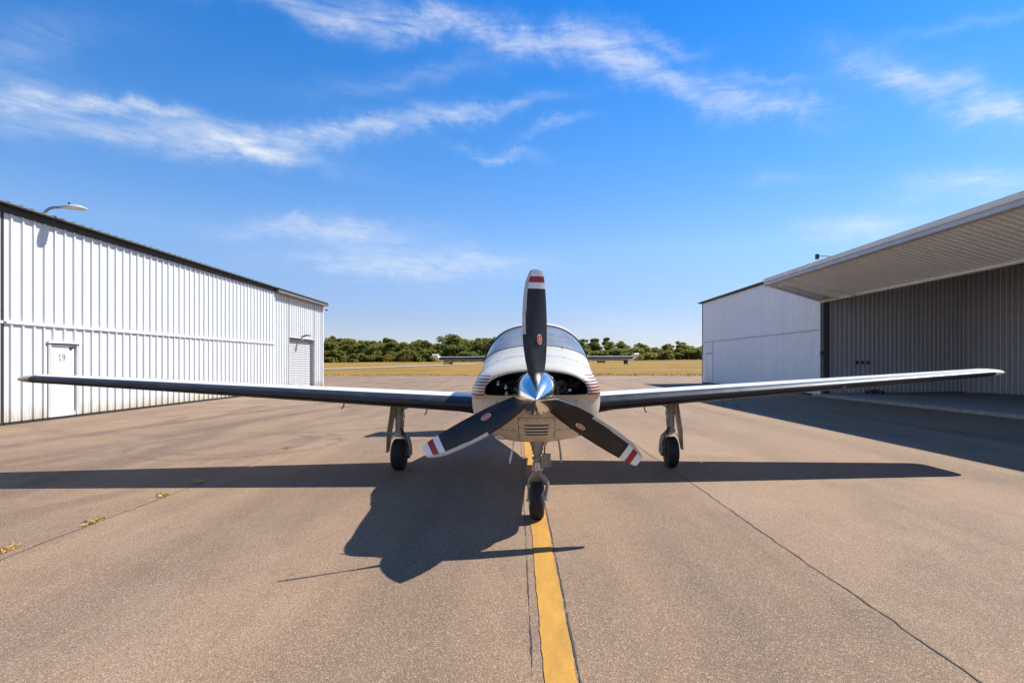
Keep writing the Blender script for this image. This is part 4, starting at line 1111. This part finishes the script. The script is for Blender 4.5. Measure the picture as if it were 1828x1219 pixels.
# ---- tail
def tail_surf(s, name):
    def q(x, c, up, off=0):
        ch = .92 - .10*x; le = 11.28 + .08*x; return Vector((s*x, le + c*ch - off*(c < .004), 1.555 + (1 if up else -1)*(5*.10*(.2969*math.sqrt(c) - .126*c - .3516*c*c + .2843*c**3 - .1036*c**4)*ch + off*(c >= .004))))
    def rng(xs, lo, hi, off=0):
        cs = sorted({c for c in CU if lo <= c <= hi} | {lo, hi}, reverse=True)
        return MB().quad_grid([[q(x, c, True, off) for c in cs] + [q(x, c, False, off) for c in (list(reversed(cs))[1:] if lo == 0 else list(reversed(cs)))] for x in xs], True, True, True)
    st = AB(rng([.08, .7, 1.4, 2.05], 0, .62), name, M['white_paint'], smooth=40)
    AB(rng([.16, .9, 1.6, 2.05], .63, 1), 'elevator', M['white_paint'], st, smooth=40)
    AB(rng([.20, .8, 1.4, 2.03], 0, .075, .004), 'deicing_boot', M['boot'], st, smooth=60)
    # balance horn at the tip, nose up because the elevator hangs down
    b = MB(); rows = []
    for x in (2.055, 2.12, 2.178):
        k = (x - 2.055)/.125
        rows.append([Vector((s*x, 11.40 + .1*k, 1.60)), Vector((s*x, 11.36 + .1*k, 1.625 + .01*k)), Vector((s*x, 11.40 + .1*k, 1.645 + .008*k)), Vector((s*x, 11.8, 1.60)), Vector((s*x, 12.2, 1.50)), Vector((s*x, 11.8, 1.535 + .02*k))])
    b.quad_grid(rows, True, True, True); AB(b, 'balance_horn', M['white_paint'], st, smooth=0)
for s in (-1, 1): tail_surf(s, 'tailplane')
def fin():
    def q(z, c, sd, off=0):
        t = (z - 1.62)/1.78; le = 11.15 + 1.05*t; ch = 1.62 - .98*t - .0; 
        th = 5*.09*(.2969*math.sqrt(c) - .126*c - .3516*c*c + .2843*c**3 - .1036*c**4)*ch
        return Vector((sd*(th + off*(c > .004)), le + c*ch - off*(c < .004), z))
    def rng(zs, lo, hi, off=0):
        cs = sorted({c for c in CU if lo <= c <= hi} | {lo, hi}, reverse=True)
        return MB().quad_grid([[q(z, c, 1, off) for c in cs] + [q(z, c, -1, off) for c in (list(reversed(cs))[1:] if lo == 0 else list(reversed(cs)))] for z in zs], True, True, True)
    f = AB(rng([1.60, 2.2, 2.8, 3.38], 0, .62), 'fin', M['white_paint'], smooth=40)
    AB(rng([1.68, 2.2, 2.8, 3.38], .63, 1), 'rudder', M['white_paint'], f, smooth=40); AB(rng([1.85, 2.4, 2.9, 3.30], 0, .07, .004), 'deicing_boot', M['boot'], f, smooth=60)
fin()

# ---- undercarriage
def tyre_prof(r, w, rim):
    P = [(-w*.36, rim), (-w*.48, rim + .012), (-w*.50, rim + (r - rim)*.45), (-w*.46, rim + (r - rim)*.75), (-w*.36, r - .008)]
    for k in (-.24, -.08, .08, .24):
        P += [(w*(k - .035), r - .001 - abs(k)*.012), (w*(k - .028), r - .007), (w*(k + .028), r - .007), (w*(k + .035), r - .001 - abs(k)*.012)]
    P += [(w*.36, r - .008), (w*.46, rim + (r - rim)*.75), (w*.50, rim + (r - rim)*.45), (w*.48, rim + .012), (w*.36, rim)]
    return P
def main_gear(s):
    X, Y = s*1.875, 7.53; dz = -s*.0098*1.0           # oleo lengths differ a little: the airplane sits with one wing low
    r = .214; zc = r - .004 + dz
    inb = -s                                           # direction towards the fuselage
    ztop = wing_z(1.875) - .04
    b = MB(); b.lathe([(0, .052), (.05, .058), (.20, .055), (.205, .062), (.235, .062), (.24, .052), (.43, .050)], (X, Y, ztop), (0, 0, -1), 20, True, True)
    for zz in (ztop - .17, ztop - .30): b.box((X, Y - .055, zz), (.05, .03, .035), bev=.008)
    g = AB(b, 'main_gear_leg', M['gear'])
    g['label'] = 'landing gear leg under the left wing of the picture' if s < 0 else 'landing gear leg under the right wing of the picture'
    b = MB(); b.tube([(X, Y, ztop - .42), (X, Y, zc + r + .045)], .036, 16); AB(b, 'oleo_rod', M['chromerod'], g)
    # curved fork going over to the inboard side of the wheel
    xi = X + inb*.135
    b = MB()
    path = [Vector((X - inb*.01, Y, zc + r + .075)), Vector((X + inb*.05, Y, zc + r + .05)), Vector((X + inb*.11, Y, zc + r - .0)), Vector((xi, Y, zc + r - .08)), Vector((xi + inb*.005, Y, zc + .06)), Vector((xi, Y, zc - .01))]
    b.tube(path, [.045, .043, .038, .034, .034, .038], 14)
    b.box((X, Y, zc + r + .085), (.11, .11, .05), bev=.015)
    AB(b, 'fork', M['gear'], g)
    b = MB(); rows = []
    for i in range(13):                                # fork's sunlit edge, put in as a white arch over the tyre
        a = R(20 + 140*i/12); rows.append([Vector((X + .088*math.cos(a)*1.12, Y - .10 + dy, zc + r*.62 + (.105 + dr)*math.sin(a) + .035)) for dy, dr in ((0, 0), (0, .012), (.09, .012), (.09, 0))])
    b.quad_grid(rows, True, True, True); AB(b, 'fork_lit_edge', M['white_paint'], g)
    b = MB(); b.lathe(tyre_prof(r, .165, .085), (X, Y, zc), (1, 0, 0), 48); ty = AB(b, 'tyre', M['tyre'], g, smooth=40)
    b = MB(); b.lathe([(-.055, .02), (-.06, .05), (-.05, .07), (-.062, .088), (.062, .088), (.05, .07), (.06, .05), (.055, .02)], (X, Y, zc), (1, 0, 0), 32, True, True); AB(b, 'rim', M['alu'], g)
    b = MB(); b.lathe([(0, .075), (.018, .078), (.02, .05), (.05, .045), (.052, .02)], (X + inb*.075, Y, zc), (inb, 0, 0), 28, True, True)
    b.box((X + inb*.10, Y + .055, zc - .03), (.07, .05, .07), bev=.012); AB(b, 'brake', M['gear_dark'], g)
    b = MB()
    for k in range(6):
        a = 2*math.pi*k/6; b.lathe([(0, .008), (.012, .007)], (X + inb*.128, Y + .03*math.cos(a), zc + .03*math.sin(a)), (inb, 0, 0), 6, False, True)
    AB(b, 'hub_bolts', M['alu'], g)
    # long bent door on the outboard side
    xo = X - inb*.075; prof = [(xo + inb*.015, ztop - .02), (xo - inb*.012, ztop - .22), (xo - inb*.050, zc + .30), (xo - inb*.060, zc + .16), (xo - inb*.075, zc + .03)]
    b = MB(); rows = []
    for (x, z), wd in zip(prof, (.14, .14, .125, .10, .06)):
        rows.append([Vector((x, Y - wd, z)), Vector((x - inb*.012, Y - wd, z)), Vector((x - inb*.012, Y + wd, z)), Vector((x, Y + wd, z))])
    b.quad_grid(rows, True, True, True); AB(b, 'gear_door', M['gear_door'], g, smooth=0)
    b = MB(); b.tube([(X + inb*.03, Y - .03, ztop - .14), (X + inb*.22, Y - .02, ztop - .06), (X + inb*.30, Y, ztop - .02)], [.013, .013, .018], 10); AB(b, 'side_brace', M['gear'], g)
    b = MB(); b.tube([(X + inb*.06, Y - .045, ztop - .10), (X + inb*.085, Y - .06, ztop - .20), (X + inb*.07, Y - .05, ztop - .32), (X + inb*.06, Y - .04, ztop - .42), (X + inb*.10, Y - .04, zc + r - .01), (xi, Y - .05, zc + .08)], .006, 8); AB(b, 'brake_hose', M['rubber_seal'], g)
    b = MB(); b.tube([(X + inb*.035, Y - .06, zc + r + .14), (X + inb*.07, Y - .11, zc + r + .08), (X + inb*.05, Y - .05, zc + r + .03)], .016, 8); AB(b, 'torque_link', M['gear_dark'], g)
for s in (-1, 1): main_gear(s)

def nose_gear():
    X, Y = 0.0, 5.09; r = .176; zc = r - .004
    def at(px, py, d=5.05): return Vector(((px - 960)/FPX*d, d, z_at(py, d)))
    b = MB(); b.lathe([(0, .085), (.06, .075), (.115, .052), (.125, .055), (.14, .055), (.145, .043)], (.005, Y, .775), (0, 0, -1), 22, True, True); g = AB(b, 'nose_gear_leg', M['gear'])
    b = MB(); b.lathe([(0, .042), (.03, .048), (.034, .034), (.06, .034), (.064, .050), (.085, .050), (.09, .036), (.11, .036)], (.005, Y, .635), (0, 0, -1), 20, True, True); AB(b, 'oleo_cylinder', M['gear'], g)
    b = MB(); b.tube([(.005, Y, .54), (.005, Y, .44)], .026, 14); AB(b, 'oleo_rod', M['chromerod'], g)
    b = MB()                                              # scissor links
    b.tube([(-.03, Y - .03, .53), (-.028, Y - .085, .475), (.0, Y - .03, .42)], .011, 8); b.tube([(.05, Y - .03, .52), (.04, Y - .08, .475), (.02, Y - .03, .42)], .011, 8)
    b.tube([(-.05, Y - .085, .475), (.06, Y - .085, .475)], .008, 8); AB(b, 'torque_link', M['alu'], g)
    b = MB(); b.box((.0, Y, .425), (.085, .07, .05), bev=.014)
    b.tube([(.02, Y, .41), (.065, Y, .385), (.095, Y, .335), (.097, Y, .29), (.085, Y, .235), (.075, Y, .18)], [.026, .024, .020, .018, .019, .026], 14, flat=1.0)
    b.tube([(-.02, Y, .41), (-.055, Y, .385), (-.078, Y, .35), (-.081, Y, .28), (-.078, Y, .18)], [.022, .014, .008, .008, .012], 12)
    AB(b, 'fork', M['gear'], g)
    b = MB(); b.lathe(tyre_prof(r, .138, .066), (-.002, Y, zc), (1, 0, 0), 48); AB(b, 'tyre', M['tyre'], g, smooth=40)
    b = MB(); b.lathe([(-.05, .015), (-.052, .04), (-.042, .055), (-.052, .068), (.052, .068), (.042, .055), (.052, .04), (.05, .015)], (-.002, Y, zc), (1, 0, 0), 28, True, True); AB(b, 'rim', M['alu'], g)
    b = MB(); b.tube([(-.10, Y, zc), (.10, Y, zc)], .012, 10); AB(b, 'axle', M['alu'], g)
    # square landing light beside the leg
    c = Vector((.088, Y - .06, .552)); b = MB()
    for lo, hi in (((-.040, -.056), (-.031, .056)), ((.031, -.056), (.040, .056)), ((-.0305, .046), (.0305, .056)), ((-.0305, -.056), (.0305, -.046))):
        b.box(c + Vector(((lo[0]+hi[0])/2, 0, (lo[1]+hi[1])/2)), (hi[0]-lo[0], .05, hi[1]-lo[1]))
    b.box(c + Vector((0, .03, 0)), (.08, .012, .112)); b.box(c + Vector((-.055, .03, .02)), (.05, .02, .03)); ll = AB(b, 'landing_light', M['gear'], g, smooth=0)
    b = MB(); rows = [[c + Vector((.030*k*math.cos(q), .02 - .035*(1 - k*k)*0 - .012 + .02*(1-k), .044*k*math.sin(q))) for q in [2*math.pi*i/24 for i in range(24)]] for k in (1, .8, .55, .3, .05)]
    b.quad_grid(rows, True, False, True); AB(b, 'reflector', M['chrome'], ll)
    b = MB(); b.box(c + Vector((0, -.012, 0)), (.060, .006, .091)); AB(b, 'lamp_glass', M['lens'], ll, smooth=0)
    b = MB(); b.tube([(.07, Y - .03, .60), (.075, Y - .02, .68), (.12, Y - .02, .77)], .006, 8); AB(b, 'hose', M['rubber_seal'], g)
    # two narrow doors hanging edge-on
    for s in (-1, 1):
        b = MB(); x = s*.215
        prof = [(x, .80), (x + s*.004, .70), (x + s*.012 + (-.018 if s < 0 else .0), .60), (x + (-.035 if s < 0 else .014), .545)]
        if s > 0: prof = [(x - .03, .80), (x - .012, .70), (x + .002, .60), (x + .002, .545)]
        rows = [[Vector((px, 4.93, pz)), Vector((px + .011, 4.93, pz)), Vector((px + .011, 4.93 + w, pz)), Vector((px, 4.93 + w, pz))] for (px, pz), w in zip(prof, (.42, .42, .36, .26))]
        b.quad_grid(rows, True, True, True); AB(b, 'nose_gear_door', M['white_paint'] if s < 0 else M['gear_door'], smooth=0)
        b = MB(); b.tube([(x - s*.04, 5.0, .79), (x - s*.02, 5.0, .74)], .018, 10); AB(b, 'door_hinge', M['gear_dark'])
nose_gear()
# belly aerials, roof aerials
b = MB(); b.quad_grid([[Vector((.006*k, 7.9 + .22*t + dy, 1.985 + .22*t)) for k, dy in ((-1, .05), (0, 0), (1, .05), (1, .16 - .08*t), (-1, .16 - .08*t))] for t in (0, 1)], True, True, True); AB(b, 'roof_aerial', M['white_paint'])

# ------------------------------------------------------------------ vegetation
def make_tree_meshes(seed, h, w, leaf_m, shape):
    rnd = random.Random(seed)
    tb = MB(); lean = rnd.uniform(-.04, .04)*h
    tb.tube([(0, 0, -.3), (lean*.3, 0, h*.25), (lean*.7, .1, h*.55), (lean, 0, h*.86)], [h*.028, h*.022, h*.014, h*.004], 8)
    limbs = []
    for i in range(9):
        a = rnd.uniform(0, 6.28); z0 = h*rnd.uniform(.18, .6); L = w*rnd.uniform(.35, .8)
        p0 = Vector((lean*z0/h, 0, z0)); p1 = p0 + Vector((math.cos(a)*L*.6, math.sin(a)*L*.6, L*.45)); p2 = p0 + Vector((math.cos(a)*L, math.sin(a)*L, L*.95))
        tb.tube([p0, p1, p2], [h*.010, h*.006, h*.002], 5); limbs.append(p2)
    trunk = tb.mesh('trunk', M['bark'], smooth=40)
    # crown: many lobes, filled with leaf-sized faces, gaps between
    lobes = []
    nl = 26 if shape != 'shrub' else 14
    for i in range(nl):
        t = rnd.random(); zz = h*(.08 + .88*t) if shape != 'shrub' else h*(.15 + .7*t)
        if shape == 'round': rr = w*math.sin(math.pi*min(.97, .14 + .80*t))**.7
        elif shape == 'tall': rr = w*(.95 - .62*t)*(1 if t > .12 else .6)
        else: rr = w*math.sqrt(max(.05, 1 - t*t*.8))
        a = rnd.uniform(0, 6.28); q = math.sqrt(rnd.random())*.82
        s = w*rnd.uniform(.24, .50)*(1 - .35*t)
        lobes.append((Vector((math.cos(a)*rr*q + lean*t, math.sin(a)*rr*q, min(zz, h - s*.6))), s))
    cb = MB(); n_leaf = 5600 if shape != 'shrub' else 1800
    for i in range(n_leaf):
        c, s = lobes[rnd.randrange(nl)]
        d = Vector((rnd.gauss(0, 1), rnd.gauss(0, 1), rnd.gauss(0, 1))).normalized()
        p = c + Vector((d.x, d.y, d.z*.78))*s*(rnd.random()**.35)*1.05
        if p.z < .1: p.z = .1 + rnd.random()*.3
        u = (d + Vector((rnd.gauss(0, .7), rnd.gauss(0, .7), rnd.gauss(0, .7)))).normalized()
        a_ = u.orthogonal().normalized(); b_ = u.cross(a_); th = rnd.uniform(0, 6.28)
        e1 = (a_*math.cos(th) + b_*math.sin(th)); e2 = u.cross(e1); k = rnd.uniform(.17, .40)
        cb.poly([p - e1*k, p - e2*k*.55 + u*k*.1, p + e1*k, p + e2*k*.55 + u*k*.1])
    crown = cb.mesh('crown', leaf_m, smooth=0, fix=False)
    return trunk, crown
def vegetation():
    kinds = [('round', 'rounded olive-green tree', M['leaf_a'], 4.2), ('round', 'broad dark green tree', M['leaf_b'], 4.6), ('tall', 'tall narrow green tree', M['leaf_a'], 3.0),
             ('round', 'yellowing autumn tree', M['leaf_c'], 4.0), ('tall', 'tall dark green tree', M['leaf_b'], 3.2), ('round', 'bushy mid-green tree', M['leaf_a'], 3.8)]
    meshes = [make_tree_meshes(20 + i, 10.0, k[3], k[2], k[0]) for i, k in enumerate(kinds)]
    shr = [make_tree_meshes(60 + i, 3.2, 2.6, (M['leaf_a'], M['leaf_b'], M['leaf_c'])[i], 'shrub') for i in range(3)]
    prof = [(440, 604), (560, 606), (585, 604), (607, 594), (630, 599), (650, 604), (662, 611), (675, 605), (690, 600), (708, 606), (725, 609), (742, 606), (760, 605), (776, 613), (795, 600), (822, 602), (850, 600), (880, 599),
            (930, 604), (990, 603), (1030, 606), (1060, 603), (1088, 599), (1105, 606), (1120, 620), (1147, 612), (1160, 622), (1175, 613), (1205, 609), (1228, 613), (1252, 615), (1330, 612)]
    def top(px):
        for (a, va), (b_, vb) in zip(prof, prof[1:]):
            if px <= b_: return va + (vb - va)*(px - a)/(b_ - a)
        return prof[-1][1]
    rnd = random.Random(11)
    U = ['', 'first', 'second', 'third', 'fourth', 'fifth', 'sixth', 'seventh', 'eighth', 'ninth', 'tenth', 'eleventh', 'twelfth', 'thirteenth', 'fourteenth', 'fifteenth', 'sixteenth', 'seventeenth', 'eighteenth', 'nineteenth']
    def ordinal(n):
        if n < 20: return U[n]
        t, u = divmod(n, 10); T = ['', '', 'twent', 'thirt', 'fort', 'fift', 'sixt', 'sevent']
        return T[t] + ('ieth' if u == 0 else 'y-' + U[u])
    for row, (Y0, step, nm) in enumerate(((200, 19, 'front row'), (216, 21, 'back row'))):
        px = 470 + row*9; i = 0
        while px < 1310:
            Y = Y0 + rnd.uniform(-5, 5); X = (px - CX)/FPX*Y; zg = field_z(X, Y); ht = 1.05*z_at(top(px) + (rnd.uniform(-1, 4) if row == 0 else rnd.uniform(0, 5)), Y) - zg
            if row == 0: ht *= rnd.uniform(.82, 1.06)
            k = rnd.randrange(len(kinds)) if px > 1050 or px < 640 or True else 0
            if 1050 < px < 1110 and row == 1: k = 2
            sc = ht/10.0; sx = max(.85, min(1.35, sc*rnd.uniform(1.0, 1.45)))
            t = empty('tree', (X, Y, zg), rnd.uniform(0, 6.28)); t.scale = (sx, sx, sc)
            for me, n_ in zip(meshes[k], ('trunk', 'crown')): link(n_, me, t)
            tag(t, '%s, %s from the left in the %s of the far wood' % (kinds[k][1], ordinal(i + 1), nm), 'tree', 'trees of the far wood')
            i += 1; px += step*rnd.uniform(.75, 1.3)
    px = 470; i = 0
    while px < 1310:
        Y = 191 + rnd.uniform(-3, 3); X = (px - CX)/FPX*Y; zg = field_z(X, Y)
        t = empty('shrub', (X, Y, zg), rnd.uniform(0, 6.28)); sc = rnd.uniform(.7, 1.4); t.scale = (sc*1.2, sc*1.2, sc)
        for me, n_ in zip(shr[rnd.randrange(3)], ('stem', 'foliage')): link(n_, me, t)
        tag(t, 'low shrub at the foot of the far wood, %s from the left' % ordinal(i + 1), 'shrub', 'shrubs along the foot of the wood'); px += rnd.uniform(9, 19); i += 1
    # tufts of dry grass in the left-hand joint
    spots = [((8, 984), .11, 'dry grass tuft in the pavement joint at the left edge of the picture'), ((166, 933), .11, 'flat golden grass tuft in the left pavement joint below the wing shadow'),
             ((290, 886), .06, 'small golden grass tuft in the pavement joint just below the left wing shadow'), ((352, 862), .05, 'faint grass tuft in the pavement joint inside the left wing shadow'), ((512, 800), .07, 'grass tuft in the pavement joint beyond the left wing shadow')]
    for (px, py), size, lab in spots:
        d = CAM_H*FPX/(py - CY); X = (px - CX)/FPX*d; b = MB()
        for i in range(230):
            a = rnd.uniform(0, 6.28); rr = abs(rnd.gauss(0, size*.55)); al = rnd.choice((-1, 1))*rr
            bx0, by0 = al*-.095*1 + rnd.gauss(0, .012), al*.8
            bx0 += rnd.gauss(0, size*.12)
            L = rnd.uniform(.02, .06); w = .0016; o = rnd.uniform(0, 6.28); tx, ty = bx0 + math.cos(a)*L*.9, by0 + math.sin(a)*L*.9
            dx, dy = math.cos(o)*w, math.sin(o)*w; hz = L*rnd.uniform(.15, .6)
            b.poly([(bx0 - dx, by0 - dy, 0), (bx0 + dx, by0 + dy, 0), ((bx0+tx)/2 + dx, (by0+ty)/2 + dy, hz), (tx, ty, hz*.8)])
        tag(b.build('grass_tuft', M['drygrass'], smooth=0, fix=False, loc=(X, d, .004)), lab, 'grass tuft', 'grass tufts in the pavement joint')
vegetation()

def signs():
    def sign(px, py, Y, w, h, yellow, lab):
        X = (px - CX)/FPX*Y; zg = field_z(X, Y); r = empty('airfield_sign', (X, Y, zg)); tag(r, lab, 'sign', 'airfield signs in the field')
        b = MB(); b.box((0, 0, .35 + h/2), (w, .25, h), bev=.03); bd = b.build('sign_box', M['black'], r, smooth=30)
        if yellow:
            MB().box((-w*.17, -.131, .35 + h/2), (w*.60, .012, h*.86)).build('sign_face', M['sign_yellow'], r, smooth=0)
            MB().box((w*.33, -.131, .35 + h/2), (w*.26, .012, h*.86)).build('sign_face', M['black'], r, smooth=0)
        for s in (-1, 1): MB().tube([(s*w*.36, 0, -.1), (s*w*.36, 0, .36)], .035, 8).build('post', M['steel_dark'], r)
    sign(800, 648, 118, 2.0, .5, True, 'yellow and black airfield sign below the left tailplane')
    sign(1073, 644, 128, 2.0, .4, False, 'wide dark airfield sign back beside the right of the fuselage')
    sign(1117, 646, 112, .85, .75, False, 'squarish dark airfield sign back below the right tailplane')
signs()
